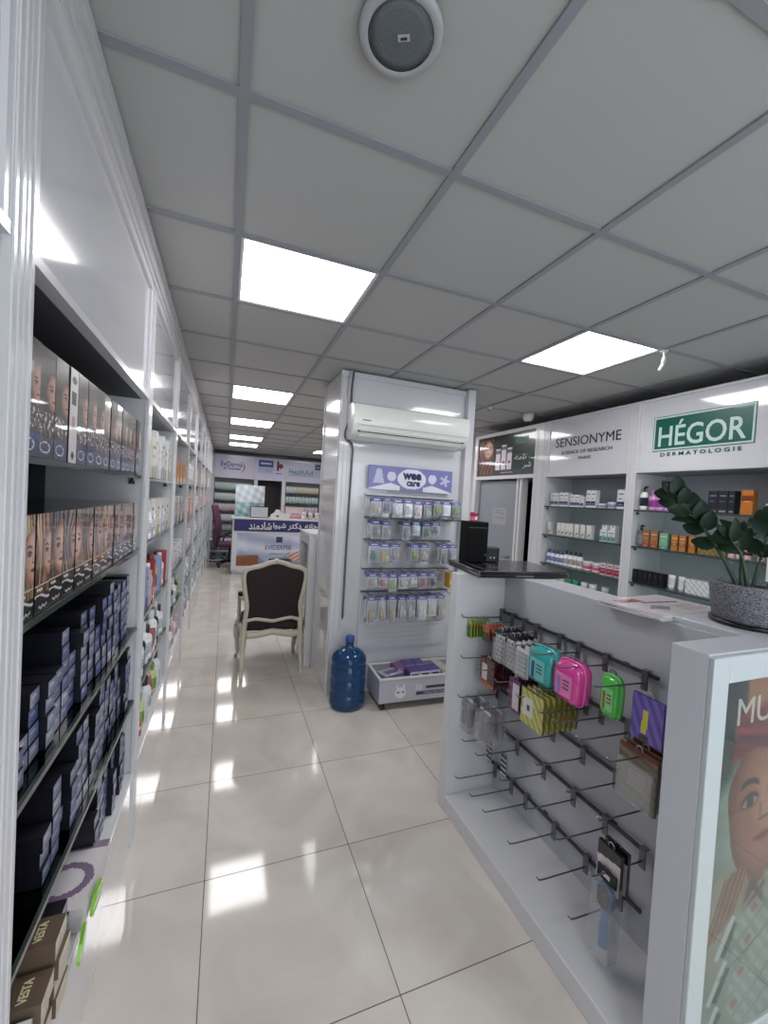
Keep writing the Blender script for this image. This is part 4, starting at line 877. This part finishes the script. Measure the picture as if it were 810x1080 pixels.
pth = smooth([(0, .22, .42), (0, .27, .60), (0, .25, .85), (0, .30, 1.1), (0, .34, 1.27)]); n = len(pth); v = []; f = []
for i, p in enumerate(pth):
    w_ = .21+.04*math.sin(i/n*PI)-.05*(i/n)
    v += [(-w_, p.y-.02, p.z), (-w_*.6, p.y-.045, p.z), (w_*.6, p.y-.045, p.z), (w_, p.y-.02, p.z), (w_, p.y+.02, p.z), (-w_, p.y+.02, p.z)]
for i in range(n-1):
    for k in range(6): f.append((i*6+k, i*6+(k+1) % 6, (i+1)*6+(k+1) % 6, (i+1)*6+k))
f += [tuple(range(6))[::-1], tuple((n-1)*6+k for k in range(6))]; b.add(v, f, (.3, .2, .3), True); b.build('backrest', PUR, t)
b = MB(); b.box(-.24, -.26, .42, .24, .24, .50); b.build('seat', PUR, t, bevel=.03)
for s in (-1, 1): b = MB(); b.tube(smooth([(s*.25, .2, .46), (s*.29, .15, .64), (s*.29, -.1, .66), (s*.27, -.15, .48)]), .018, 8); b.build('armrest', BLACK, t)
b = MB(); b.lathe([(.03, .1), (.03, .25), (.02, .26), (.02, .42)], 12); b.build('gas_lift', DSTEEL, t)
for k in range(5):
    a = k*2*PI/5; b = MB(); b.tube([(0, 0, .12), (.15*math.cos(a), .15*math.sin(a), .10), (.26*math.cos(a), .26*math.sin(a), .07)], [.025, .02, .014], 8); l_ = b.build('base_arm', BLACK, t)
    b = MB(); b.lathe([(.01, -.025), (.025, -.02), (.025, .02), (.01, .025)], 12, o=(0, 0, 0)); b.xf(Matrix.Translation((.26*math.cos(a), .26*math.sin(a), .027)) @ Matrix.Rotation(PI/2, 4, 'X')); b.build('castor', BLACK, l_)
# ================================================================== NEAR DISPLAY GONDOLA
t = thing('display_gondola', 'white hook-display stand with wire rails and raised base on the right', 'display stand', (1.11, .63, 0))
# local coords: world = local + (1.11,.63)
b = MB(); b.box(0, .09, 0, .46, 1.21, .08); b.build('base_shelf', WHITE, t, bevel=.003)
b = MB(); b.box(.29, .09, .08, .46, 1.21, 1.22); b.build('back_panel', mat('pale_grey_laminate', 'bebfc6', .4, coat=.1), t, bevel=.002)
b = MB(); b.box(.0, 1.15, .08, .29, 1.21, 1.22); b.box(-.004, 1.15, 0, 0, 1.21, 1.22); b.build('side_panel', WHITE, t, bevel=.002)
b = MB(); b.box(0, 0, 0, .75, .09, 1.24); b.box(.30, .09, 0, .75, .34, 1.24); b.build('end_panel', mat('end_panel_laminate', 'c2c3ca', .35, coat=.2), t, bevel=.002)
# framed poster facing the viewer
b = MB(); b.box(.0, -.014, .03, .062, 0, 1.235); b.box(.69, -.014, .03, .75, 0, 1.235); b.box(.062, -.014, 1.168, .69, 0, 1.235); b.box(.062, -.014, .03, .69, 0, .205); b.build('poster_frame', mat('brushed_silver_frame', 'bcc4c6', .35, metal=.15), t, bevel=.003)
def bigposter(u, v):
    x = 1.172+u*.628; z = .205+v*.963                       # world x,z of the print
    n1 = nz(x*9, z*9, 1)
    # ground: dark green cloth at the upper left, pale sage elsewhere
    g = mix(rgb('7c867c'), rgb('9aa298'), .5+n1); g = mix(g, rgb('1a4634'), sst(.93, 1.02, z+(1.25-x)*1.2+.04*n1)*sst(1.33, 1.25, x))
    g = mix(g, rgb('0c2c20'), sst(.0, .5, nz(x*20, z*4, 4))*sst(1.0, 1.05, z)*sst(1.28, 1.24, x))
    g = mix(g, mix(rgb('b06a50'), rgb('a89068'), .5+nz(x*12, z*8, 2)), sst(1.05, 1.09, z)*sst(1.255, 1.28, x))
    g = mix(g, rgb('4c4a44'), sst(.03, 0, abs((x-1.2)-(z-.96)*.1))*sst(.9, .96, z)*sst(1.06, 1.0, z)*.7)
    # neck and shoulder
    g = mix(g, mix((.60, .47, .42), (.42, .31, .28), sst(1.28, 1.33, x)), sst(.075, .06, abs(x-1.345))*sst(.52, .58, z)*sst(.74, .70, z))
    # collar and fingers
    q = (x-1.20)-(z-.58)*.42
    g = mix(g, (.64, .60, .54), sst(.09, .07, abs(q-.05))*sst(.36, .42, z)*sst(.70, .64, z)*.8)
    for k in range(4):
        qq = q-.018-.023*k
        g = mix(g, mix((.64, .50, .40), (.42, .30, .24), sst(.0, .011, abs(qq))), sst(.012, .009, abs(qq))*sst(.46+.02*k, .48+.02*k, z)*sst(.655+.012*k, .64+.012*k, z))
    f = skin_face(x, z, 1.375, .83, .148, .205, 'ac7c68', 3, .12)
    if f and z < 1.0-.2*(x-1.38)**2: g = f
    # rust headwrap with folds
    bt = sst(.965, .985, z+.55*(x-1.38)**2*2+.02*nz(x*14, z*6, 6))*sst(1.115, 1.09, z+.15*abs(x-1.40))*sst(.205, .185, abs(x-1.42))
    g = mix(g, mix(rgb('6a2624'), rgb('a04a42'), .5+.9*nz(x*5+z*3, z*55+x*9, 8)), bt)
    # grey applicator bars and pack shots on the pale ground
    for k in range(4):
        cx_, cz_ = 1.275-.020*k, .475-.115*k
        a = (x-cx_)*.52+(z-cz_)*.85; c = -(x-cx_)*.85+(z-cz_)*.52
        g = mix(g, rgb('c2c6c0'), sst(.062, .055, abs(a))*sst(.011, .008, abs(c-.022)))
        g = mix(g, rgb('3e443e'), sst(.048, .043, abs(a))*sst(.012, .009, abs(c)))
    if x > 1.29 and z < .62+.9*(x-1.40):
        p1 = x*.8+z*.75; p2 = z*.9-x*.6; i1, i2 = int(p1*13), int(p2*16); f1, f2 = p1*13 % 1, p2*16 % 1
        if .12 < f1 < .88 and .12 < f2 < .88:
            g = mix(g, rgb('b4bab2'), .55)
            if (i1*3+i2) % 4 == 0 and .3 < f2 < .7: g = mix(g, rgb('a85c54'), sst(.25, .1, abs(f1-.5))*.7)
            elif .35 < f1 < .65 and int(f2*12) % 2: g = mix(g, rgb('6c746e'), .5)
    if abs((z-.36)-(x-1.2)*.42) < .0022 and x > 1.24: g = rgb('5c625c')
    return tuple(max(.01, (k-.42)*1.15+.29) for k in g)
b = MB(); b.box(.06, -.006, .2, .692, -.001, 1.17, '8a948a'); b.grid((.062, -.0064, .205), (.628, 0, 0), (0, 0, .963), 220, 330, bigposter); pb = b.build('poster', mat('poster_paper', rough=.5, attr=True, var=.05), t)
text('MUST', .25, -.0068, 1.085, .26, .07, mat('pale_poster_ink', 'c4b8a4', .5), pb, 'back')
b = MB(); b.box(.06, -.012, .2, .692, -.010, 1.17); b.build('glass_pane', PANE, t)
RZ = [1.022, .819, .617, .425, .214]
HK = [[1.764, 1.674, 1.59, 1.506, 1.362, 1.259, 1.129, .972], [1.75, 1.60, 1.47, 1.33, 1.2, 1.129, 1.02, .90], [1.753, 1.62, 1.5, 1.36, 1.2, 1.05, .92], [1.693, 1.576, 1.397, 1.23, 1.08, .932], [1.73, 1.6, 1.497, 1.318, 1.15, 1.0]]
for z, ys in zip(RZ, HK):
    b = MB(); b.box(.270, .30, z-.006, .279, 1.20, z+.006)
    for y in (.42, .75, 1.08): b.box(.279, y, z-.006, .291, y+.02, z+.006)
    r = b.build('wire_rail', DSTEEL, t)
    for y in ys:
        ly_ = y-.63; b = MB(); b.box(.262, ly_-.011, z-.055, .268, ly_+.011, z+.012); b.box(.262, ly_-.011, z+.010, .284, ly_+.011, z+.014)
        b.tube([(.264, ly_, z-.03), (.06, ly_, z-.022), (.035, ly_, z-.018), (.024, ly_, z-.004)], .0028, 6); b.build('hook', STEEL, r)
# ---- things hanging on the hooks (facing the aisle, -x)
def H(key, mk, x, y, z, lab, cat, group=None, rz=0): place(key, mk, (x, y, z), rz, lab, cat, group)
def card_mk(name, w, h, th, fn, nu, nv, side, hole=True, film=False, m=None):
    def mk():
        t = thing(name, '', ''); b = MB(); b.box(0, -w/2, -h, th, w/2, 0, side); b.grid((-.0005, w/2, -h), (0, -w, 0), (0, 0, h), nu, nv, fn); b.build('card', m or PRINT, t)
        b = MB(); b.tube([(th/2, .0+.011*math.cos(a*PI/5), .004+.011*math.sin(a*PI/5)) for a in range(10)], .0022, 6, closed=True); b.build('hang_loop', clear('loop_plastic', 'e0e0e0', op=.5), t)
        if film: b = MB(); b.box(-.016, -w*.46, -h*.97, -.001, w*.46, -h*.25); b.build('clear_bubble', FILM, t)
        return t
    return mk
def pouch_mk(name, w, h, d, col, win='c8c8cc', strip='3a4c8c', ow=None):
    """soft zip pouch with rounded top, rim and see-through panel"""
    def mk():
        t = thing(name, '', ''); c = rgb(col)
        out = []
        for k in range(29):
            a = PI*k/28; r = 1; out.append((math.copysign(abs(math.cos(a))**.6, math.cos(a))*w/2, -h*.40+(math.sin(a)**.7)*h*.40))
        out += [(-w/2*.98, -h*.7), (-w/2*.9, -h*.93), (-w*.32, -h), (w*.32, -h), (w/2*.9, -h*.93), (w/2*.98, -h*.7)]
        b = MB(); n = len(out); lv = [(0, 1), (-d*.35, 1.0), (-d*.75, .95), (-d, .82), (-d*1.05, .5)]
        cz = -h*.5
        v = [(x, y*k, cz+(z-cz)*k) for x, k in lv for y, z in out]
        b.add(v, [(i*n+a, (i+1)*n+a, (i+1)*n+(a+1) % n, i*n+(a+1) % n) for i in range(4) for a in range(n)]+[tuple(range(n)), tuple(4*n+a for a in range(n))[::-1]], c, True)
        b.build('pouch_body', mat('glossy_vinyl', rough=.18, attr=True, coat=.9, bump=.25, scale=25), t)
        b = MB(); b.tube([(-d*.5, y*1.02, cz+(z-cz)*1.02) for y, z in out], .004, 6, mix(c, (1, 1, 1), .25), closed=True); b.build('piping', PLAST, t)
        b = MB(); b.box(-d*1.1-.001, -w*.30, -h*.82, -d*1.05, w*.28, -h*.30, mix(c, (1, 1, 1), .3)); b.box(-d*1.1-.003, w*.10, -h*.80, -d*1.1, w*.20, -h*.38, strip)
        for k in range(3): b.box(-d*1.1-.003, -w*.22, -h*(.45+.09*k), -d*1.1, 0, -h*(.42+.09*k), ow or '404a50')
        b.build('printed_window', GPRINT, t)
        b = MB(); b.tube([(-d*.5, .014*math.cos(a*PI/5), .006+.014*math.sin(a*PI/5)) for a in range(10)], .0025, 6, closed=True); b.build('hang_loop', STEEL, t)
        return t
    return mk
hz = lambda r: RZ[r]-.036
def greencard(u, v):
    if v > .82: return rgb('a8c850')
    if v > .6: return rgb('c86a34') if u > .62 else rgb('6a9c3c')
    return rgb('20552c') if (u*6) % 1 < .65 else rgb('96b43c')
for k in range(7):
    H('green', card_mk('green_card_pack', .05, .085, .004, greencard, 14, 16, '9ab04a'), 1.18+.017*k, 1.764, hz(0), 'small green hanging card, %s from the front on the end hook' % ORD[k+1], 'packet', 'green cards on the end hook')
for k in range(5):
    H('redcard', card_mk('green_card_pack', .05, .08, .004, lambda u, v: rgb('c8603c') if v > .55 else rgb('30603a') if u < .5 else rgb('5c2c28'), 10, 14, 'b0603c'), 1.22+.02*k, 1.674, hz(0), 'small orange and green hanging card, %s from the front on the second hook' % ORD[k+1], 'packet', 'orange cards on the second hook')
def bwcard(u, v):
    if v > .88: return rgb('2a2a2e')
    k = math.sin(u*17+2)*math.sin(v*23); return rgb('2c262c') if k > .45 else rgb('8a6a70') if k < -.75 else rgb('d4d0d0')
for k in range(5):
    H('bw', card_mk('patterned_card_pack', .07, .15, .003, bwcard, 16, 30, '2c282c', film=True), 1.24+.025*k, 1.59 if k % 2 else 1.585, hz(0), 'black and white patterned blister card, %s from the front, third hook' % ORD[k+1], 'packet', 'patterned cards on the third hook')
for k in range(4):
    H('bw', None, 1.245+.03*k, 1.506, hz(0), 'black and white patterned blister card, %s from the front, fourth hook' % ORD[k+1], 'packet', 'patterned cards on the fourth hook')
def whitecard(u, v): return rgb('8c8c96') if (.15 < u < .85 and int(v*22) % 3 == 0 and v < .8) else rgb('3a3a46') if v > .86 and .3 < u < .7 else rgb('d6d6da')
for k in range(3): H('whitec', card_mk('white_card_pack', .08, .14, .003, whitecard, 12, 44, 'd0d0d4', film=True), 1.22+.03*k, 1.405, hz(0)-.0, 'white text-covered hanging card, %s from the front, left of the turquoise pouch' % ORD[k+1], 'packet', 'white text cards')
H('cy', pouch_mk('cosmetic_pouch', .135, .155, .065, '2fa8a4', strip='2c3c84'), 1.28, 1.305, hz(0)+.02, 'turquoise zip pouch hanging on the upper rail', 'pouch')
H('pk', pouch_mk('cosmetic_pouch', .13, .155, .065, 'e0409c', strip='8a7ac8'), 1.28, 1.165, hz(0)+.018, 'bright pink zip pouch hanging right of the turquoise one', 'pouch')
H('gr', pouch_mk('cosmetic_pouch', .075, .145, .035, '4fc84c', strip='a03c34', ow='7a3a30'), 1.30, 1.02, hz(0)+.02, 'small lime green pouch with a red tool inside', 'pouch')
def purp(u, v): return rgb('d8cc3c') if (abs(u-.45-.1*(v-.5)) < .09 and .15 < v < .7) else rgb('201c3c') if v < .12 and .3 < u < .6 else mix(rgb('54409c'), rgb('7a64c0'), .5+.5*math.sin(u*20+v*13))
H('pu', card_mk('purple_pouch', .105, .145, .012, purp, 24, 30, '4c3890', m=GPRINT), 1.29, .895, hz(0), 'purple pack with a yellow tool at the right end of the upper rail', 'packet')
def mar(u, v): return rgb('c8c0c0') if (.12 < u < .5 and .2 < v < .8) else rgb('9a5a28') if v < .14 else mix(rgb('40181f'), rgb('5c2630'), .5+.5*math.sin(v*30+u*9))
for k in range(6): H('mar', card_mk('maroon_pack', .11, .13, .012, mar, 16, 20, '3a161c', m=GPRINT), 1.21+.022*k, 1.63, hz(1)+.05, 'maroon pack with white label, %s from the front on the second rail' % ORD[k+1], 'packet', 'maroon packs')
def plum(u, v): return rgb('d0c8d0') if (.35 < u < .95 and .1 < v < .88) else mix(rgb('4a2048'), rgb('6c3468'), .5+.5*math.sin(v*26))
for k in range(5): H('plum', card_mk('plum_pack', .07, .14, .01, plum, 14, 24, '42183c', m=GPRINT), 1.21+.028*k, 1.43, hz(1)+.04, 'plum and white pack, %s from the front beside the yellow packs' % ORD[k+1], 'packet', 'plum packs')
def yel(u, v): return rgb('d0d0cc') if (.1 < u < .55 and .25 < v < .8) and not (.25 < u < .4 and .4 < v < .6) else rgb('34405c') if (.25 < u < .4 and .4 < v < .6) else mix(rgb('9c9438'), rgb('c8c47c'), .5+.5*math.sin(u*24+v*19))
for k in range(7): H('yel', card_mk('yellow_pack', .125, .14, .012, yel, 22, 24, '6e6424', m=GPRINT), 1.18+.028*k, 1.285, hz(1)+.05, 'yellow clear-wrapped pack with white label, %s from the front' % ORD[k+1], 'packet', 'yellow packs')
def kraft(u, v): return rgb('b8b0a0') if (.3 < u < .7 and .3 < v < .62 and int(v*30) % 2) else rgb('7a3428') if v > .93 else mix(rgb('655c4c'), rgb('867b66'), .5+.5*math.sin(v*37+u*5))
for k in range(3): H('kraft', card_mk('kraft_pack', .13, .175, .01, kraft, 18, 30, '5c5242', film=True), 1.27+.03*k, .90, hz(1)+.03, 'large brown pack in film under the purple one, %s from the front' % ORD[k+1], 'packet', 'brown film packs')
# brush combs in clear bags on the third rail
def brush_mk():
    t = thing('hair_brush_pack', '', ''); b = MB()
    for s in (-1, 1):
        b.lathe([(.004, 0), (.014, .01), (.016, .05), (.013, .085), (.02, .10), (.022, .115), (.012, .13)], 12, o=(.0, s*.022, -.15), col='8c8084', sy=1)
        for k in range(9): b.tube([(-.014, s*.022-.008+.002*k, -.14+.01*k), (-.02, s*.022-.008+.002*k, -.138+.01*k)], .0012, 5, '5c4a48')
    b.build('brushes', PLAST, t); b = MB(); b.box(-.026, -.048, -.16, .02, .048, -.012); b.build('clear_bag', FILM, t); 
    b = MB(); b.box(-.004, -.04, -.012, .0, .04, 0, 'd0d0d8'); b.build('header_card', PRINT, t); return t
for k, (x, y) in enumerate([(1.20, 1.753), (1.27, 1.753), (1.21, 1.62), (1.28, 1.62)]): H('brush', brush_mk, x, y, hz(2)+.01, 'pair of pale brushes in a clear bag on the third rail, %s hook, %s' % (['end', 'second'][k//2], ['front', 'behind'][k % 2]), 'packet', 'clear brush packs')
def comb_mk():
    t = thing('false_nail_pack', '', ''); b = MB(); b.prism([(-.02, 0), (.02, 0), (.026, -.05), (.02, -.1), (0, -.115), (-.02, -.1), (-.026, -.05)][::-1], 0, 0, .004, '8c8c92'); b.build('card', PRINT, t)
    b = MB()
    for k in range(8): b.box(-.004, -.018, -.012-.012*k, 0, .018, -.017-.012*k, 'e0e0e4' if k % 2 else '3a3a40')
    b.build('comb_teeth', PRINT, t); return t
for k, y in enumerate([1.693, 1.576]): H('comb', comb_mk, 1.30, y, hz(3), 'small grey striped pack on the fourth rail, %s hook' % ['end', 'second'][k], 'packet', 'striped packs')
def pinkcard(u, v): return rgb('1c1a1e') if v > .68+.1*u else rgb('d88a98') if ((u-.5)/.28)**2+((v-.38)/.18)**2 < 1 and math.sin(u*40)*math.sin(v*40) > -.3 else rgb('d8d0d4') if v > .06 else rgb('1c1a1e')
for k in range(2): H('pinkcard', card_mk('black_card_pack', .085, .145, .014, pinkcard, 24, 34, '17161a', m=GPRINT), 1.22+.03*k, .935, .378+.10, 'black card pack with pink flower print on the fourth rail, %s' % ['front', 'behind'][k], 'packet', 'black and pink packs')
def hairbrush():
    t = thing('hair_brush', '', ''); b = MB()
    o1 = [(.027*math.cos(a*PI/8), -.05+.038*math.sin(a*PI/8)) for a in range(16)]
    b.prism([(math.copysign(abs(y/.027)**.7, y)*.027, z) for y, z in o1][::-1], 0, -.006, .014, '3a74a4'); b.build('brush_head', PLAST, t, bevel=.003)
    b = MB(); b.prism([(math.copysign(abs(y/.027)**.6, y)*.02, (z+.05)*.85-.05) for y, z in o1][::-1], 0, -.010, -.006, '26303a')
    for j in range(6):
        for i in range(4): b.box(-.016, -.0145+.009*i, -.076+.01*j, -.010, -.0125+.009*i, -.074+.01*j, '16181c')
    b.build('bristle_pad', BLACK, t); b = MB(); b.tube(smooth([(.004, 0, -.08), (.004, 0, -.10), (.004, .002, -.14), (.004, 0, -.19), (.004, 0, -.2)]), [.014]*6+[.010]*6+[.013]*6+[.014]*6+[.008], 10, '4a86b8'); b.build('handle', PLAST, t)
    b = MB(); b.box(-.02, -.034, -.225, .02, .034, -.005); b.build('clear_bag', FILM, t); b = MB(); b.box(-.003, -.03, -.005, .003, .03, .03, '16161a'); b.box(-.004, -.012, .006, -.003, .012, .018, 'd8d8dc'); b.build('header_card', PRINT, t); return t
H('hb', hairbrush, 1.21, .93, .378, 'blue hair brush in a clear bag with a black header on the lowest hooks', 'brush'); KINDS['hb'][0].scale = (1.15, 1.15, 1.1)
# ---- on top of the gondola
def mag(u, v):
    if .12 < u < .45 and .70 < v < .86: return rgb('b04a54')
    if .35 < u < .85 and abs(v-.62+.2*(u-.5)) < .03: return rgb('a03a48')
    if abs(u-.35)/.16+abs(v-.36)/.14 < 1: return rgb('4a4444') if (u*30) % 2 < 1.2 else rgb('c8c0c0')
    if .55 < u < .9 and .15 < v < .45 and int(v*40) % 3 == 0: return rgb('c89098')
    return rgb('e2dede')
for k, (dx, dy, r, z) in enumerate([(0, 0, .05, 0), (.0, -.01, -.02, .0065), (-.005, .0, .08, .013)]):
    place('mag', lambda: MB().box(-.185, -.12, 0, .185, .12, .006, 'dedcdc').grid((-.185, -.12, .0062), (.37, 0, 0), (0, .24, 0), 70, 46, mag).build('brochure', GPRINT), (1.535+dx, 1.045+dy, 1.222+z), r, 'white brochure with red and grey print on the counter ledge, %s of the pile' % ['bottom', 'middle', 'top'][k], 'brochure', 'brochures beside the plant')
t = thing('black_cash_tray', 'flat black tray lying across the far corner of the hook-display stand', 'tray', (1.43, 1.83, 1.2205), -.13)
b = MB(); b.box(-.25, -.19, 0, .25, .19, .018); b.build('tray_base', BLACK, t, bevel=.004)
b = MB(); b.box(-.25, -.19, .018, .25, .19, .034); b.build('tray_lid', mat('black_leatherette', '17171b', .25, coat=.5, bump=.1), t, bevel=.004)
b = MB(); b.box(-.05, -.191, .006, .05, -.188, .014); b.build('metal_label', STEEL, t)
for k in range(4): b = MB(); b.box(-.20+.1*k, -.15, .034, -.195+.1*k, .15, .0345); b.build('lid_line', STEEL, t)
for sx in (-1, 1): b = MB(); b.tube([(sx*.245, -.185, .002), (sx*.25, -.19, .014), (sx*.245, -.186, .03)], .006, 6); b.build('corner_guard', STEEL, t)
t = thing('receipt_printer', 'black upright box standing at the back of the black tray', 'printer', (1.305, 1.96, 1.256), -.1)
b = MB(); b.box(-.062, -.05, 0, .062, .05, .225); b.build('body', mat('matt_black', '080809', .6, spec=.2), t, bevel=.005); b = MB(); b.box(-.06, -.052, .19, .06, -.05, .195); b.box(.04, -.053, .04, .055, -.05, .05); b.build('seam', DSTEEL, t)
t = thing('small_terminal', 'small black device beside the upright black box', 'device', (1.42, 1.97, 1.256), -.1)
b = MB(); b.prism([(-.04, 0), (.04, 0), (.04, .05), (-.0, .085), (-.04, .08)], 0, -.045, .045, '101012'); b.build('body', BLACK, t, bevel=.004); b = MB(); b.tube([(-.03, .02, .08), (-.03, .02, .13)], .006, 6); b.build('antenna', BLACK, t); b = MB(); b.box(-.015, -.043, .02, -.008, -.04, .03); b.box(.008, -.043, .02, .015, -.04, .03); b.build('indicator_light', mat('white_ink'), t)
place('pinkj', jar_mk('cream_jar', .022, .05, 'c86c84', 'a83c54'), (1.275, 1.96, 1.4815), PI, 'pink jar with red lid on top of the upright black box', 'jar')
# ---- potted plant
PC = Vector((1.585, .785, 1.2415))
t = thing('potted_plant', 'dark green plant with paired leaves in a speckled grey pot', 'plant', PC)
TZ = mat('speckled_concrete', '6a6a70', .85)
nt = TZ.node_tree; vr = nt.nodes.new('ShaderNodeTexVoronoi'); vr.inputs['Scale'].default_value = 420; tc = nt.nodes.new('ShaderNodeTexCoord'); nt.links.new(tc.outputs['Object'], vr.inputs['Vector'])
cr = nt.nodes.new('ShaderNodeValToRGB'); cr.color_ramp.elements[0].color = (*lin('46464a'), 1); cr.color_ramp.elements[1].color = (*lin('8e8e96'), 1); cr.color_ramp.elements[0].position = .2; cr.color_ramp.elements[1].position = .8
nt.links.new(vr.outputs['Color'], cr.inputs[0]); nt.links.new(cr.outputs[0], nt.nodes['Principled BSDF'].inputs['Base Color'])
b = MB(); b.lathe([(.098, .012), (.104, .016), (.118, .125), (.118, .13), (.110, .13), (.108, .115), (.02, .113)], 36); b.build('pot', TZ, t)
b = MB(); b.lathe([(.10, 0), (.112, .003), (.112, .012), (.10, .012)], 32); b.build('saucer', BLACK, t)
b = MB(); b.lathe([(.106, .10), (.10, .116), (.05, .119), (.01, .12)], 20); b.build('soil', mat('dark_soil', '2a221e', .95, bump=.6, scale=120), t)
LEAFM = mat('glossy_dark_leaf', '0f2a17', .42, coat=.05, spec=.3, var=.5, scale=9); STEMM = mat('plant_stem', '2e4630', .5, var=.3)
def leaf(b, base, d, nrm, L, W):
    d = d.normalized(); s = d.cross(nrm).normalized(); u = s.cross(d).normalized(); v = []; f = []
    st = [(0, .05), (.12, .55), (.3, .95), (.5, 1), (.7, .85), (.88, .45), (1, .02)]
    for tt, ww in st:
        c = base+d*L*tt+u*(-.12*L*tt*tt+.03*L*math.sin(tt*PI)); v += [c-s*W*ww/2+u*W*.12*ww, c, c+s*W*ww/2+u*W*.12*ww]
    for i in range(6):
        a = i*3; f += [(a, a+1, a+4, a+3), (a+1, a+2, a+5, a+4)]
    n = len(v); b.add(v, f, (.1, .2, .1), True); b.add([p-u*.0012 for p in v], [q[::-1] for q in f], (.1, .2, .1), True)
rd = random.Random(11)
def stem(pts, n, L0, W0, start=.35, seed=0):
    P = smooth([Vector(p)-PC for p in pts], 8); m = len(P)
    b = MB(); b.tube(P, [.0075-.0052*i/m for i in range(m)], 8); s_ = b.build('stem', STEMM, t)
    for k in range(n):
        q = start+(1-start)*(k+.5)/n; i = min(m-2, int(q*(m-1))); p = P[i]; d = (P[i+1]-P[i]).normalized()
        view = Vector((.84, .5, 0)); side = d.cross(view).normalized()
        for sgn in (-1, 1):
            b = MB(); dd = d*.75+side*sgn*(.9-.3*q)+view*rd.uniform(-.5, .4); kk = 1-.35*abs(q-.7)
            leaf(b, p, dd, (-view*1.0+side*sgn*.3+Vector((0, 0, .5))+Vector((rd.uniform(-.3, .3),)*3)), L0*kk*rd.uniform(.9, 1.1), W0*kk); b.build('leaf', LEAFM, s_)
    b = MB(); leaf(b, P[-1], (P[-1]-P[-3]), Vector((-.8, -.5, .5)), L0*.7, W0*.7); b.build('leaf', LEAFM, s_)
stem([(1.53, .80, 1.35), (1.51, .83, 1.43), (1.48, .88, 1.53), (1.45, .92, 1.595), (1.415, .95, 1.65)], 6, .076, .05, .34)
stem([(1.54, .78, 1.35), (1.53, .79, 1.42), (1.52, .80, 1.47), (1.50, .82, 1.51)], 2, .085, .034, .6)
stem([(1.56, .81, 1.35), (1.57, .82, 1.43), (1.58, .83, 1.50), (1.60, .84, 1.53)], 2, .09, .03, .75)
stem([(1.60, .80, 1.35), (1.63, .80, 1.45), (1.67, .80, 1.55), (1.74, .80, 1.60)], 5, .085, .055, .35)
stem([(1.59, .76, 1.35), (1.64, .75, 1.42), (1.72, .73, 1.47)], 3, .08, .035, .4)
# ================================================================== CEILING FITTINGS
t = thing('ceiling_speaker', 'round grey ceiling speaker above the viewer', 'speaker', (.302, .845, CEIL))
b = MB(); b.lathe([(.088, -.003), (.09, -.006), (.086, -.012), (.076, -.014), (.070, -.012)][::-1], 48, cap=False); b.build('rim', mat('speaker_rim', 'b0b2b4', .35, coat=.3), t)
b = MB(); b.lathe([(.072, -.011), (.05, -.013), (.002, -.014)][::-1], 48); b.build('grille', mat('speaker_grille', '6c7276', .6, bump=.5, scale=700), t)
b = MB(); b.obox((.005, -.005, -.016), (.011, -.006, 0), (.003, .005, 0), (0, 0, .0015), 'b8b8b8'); bb = b.build('badge', PRINT, t); b = MB(); b.obox((.005, -.005, -.018), (.006, -.0035, 0), (.0012, .002, 0), (0, 0, .0008), '30303a'); b.build('badge_print', PRINT, bb)
t = thing('ceiling_hook', 'small white curved hook hanging from the ceiling beside the right lamp', 'hook', (2.41, 1.74, CEIL))
b = MB(); b.lathe([(.02, -.006), (.022, 0)], 12); b.build('mount', WHITE, t); b = MB(); b.tube(smooth([(0, 0, -.004), (.004, 0, -.04), (-.004, 0, -.08), (-.03, 0, -.12)]), [.006]*6+[.011]*6+[.009]*6+[.004], 8); b.build('hook_arm', mat('bright_white_plastic', 'f0f0f0', .3), t)
t = thing('security_camera', 'small white dome camera on the ceiling above the dark hair care poster', 'camera', (2.90, 3.50, CEIL))
b = MB(); b.lathe([(.02, -.085), (.045, -.07), (.055, -.04), (.055, 0)], 20); b.build('housing', WHITE, t); b = MB(); b.lathe([(.002, -.098), (.015, -.095), (.022, -.085)], 14); b.build('lens', BLACK, t)
t = thing('sprinkler', 'tiny ceiling sprinkler left of the small dome camera', 'sprinkler', (2.42, 3.5, CEIL))
b = MB(); b.lathe([(.012, -.03), (.014, -.01), (.035, -.004), (.035, 0)], 14); b.build('body', ALU, t); b = MB(); b.lathe([(.02, -.036), (.02, -.032)], 12); b.build('deflector', STEEL, t)
# names: Blender adds the numeric suffixes itself
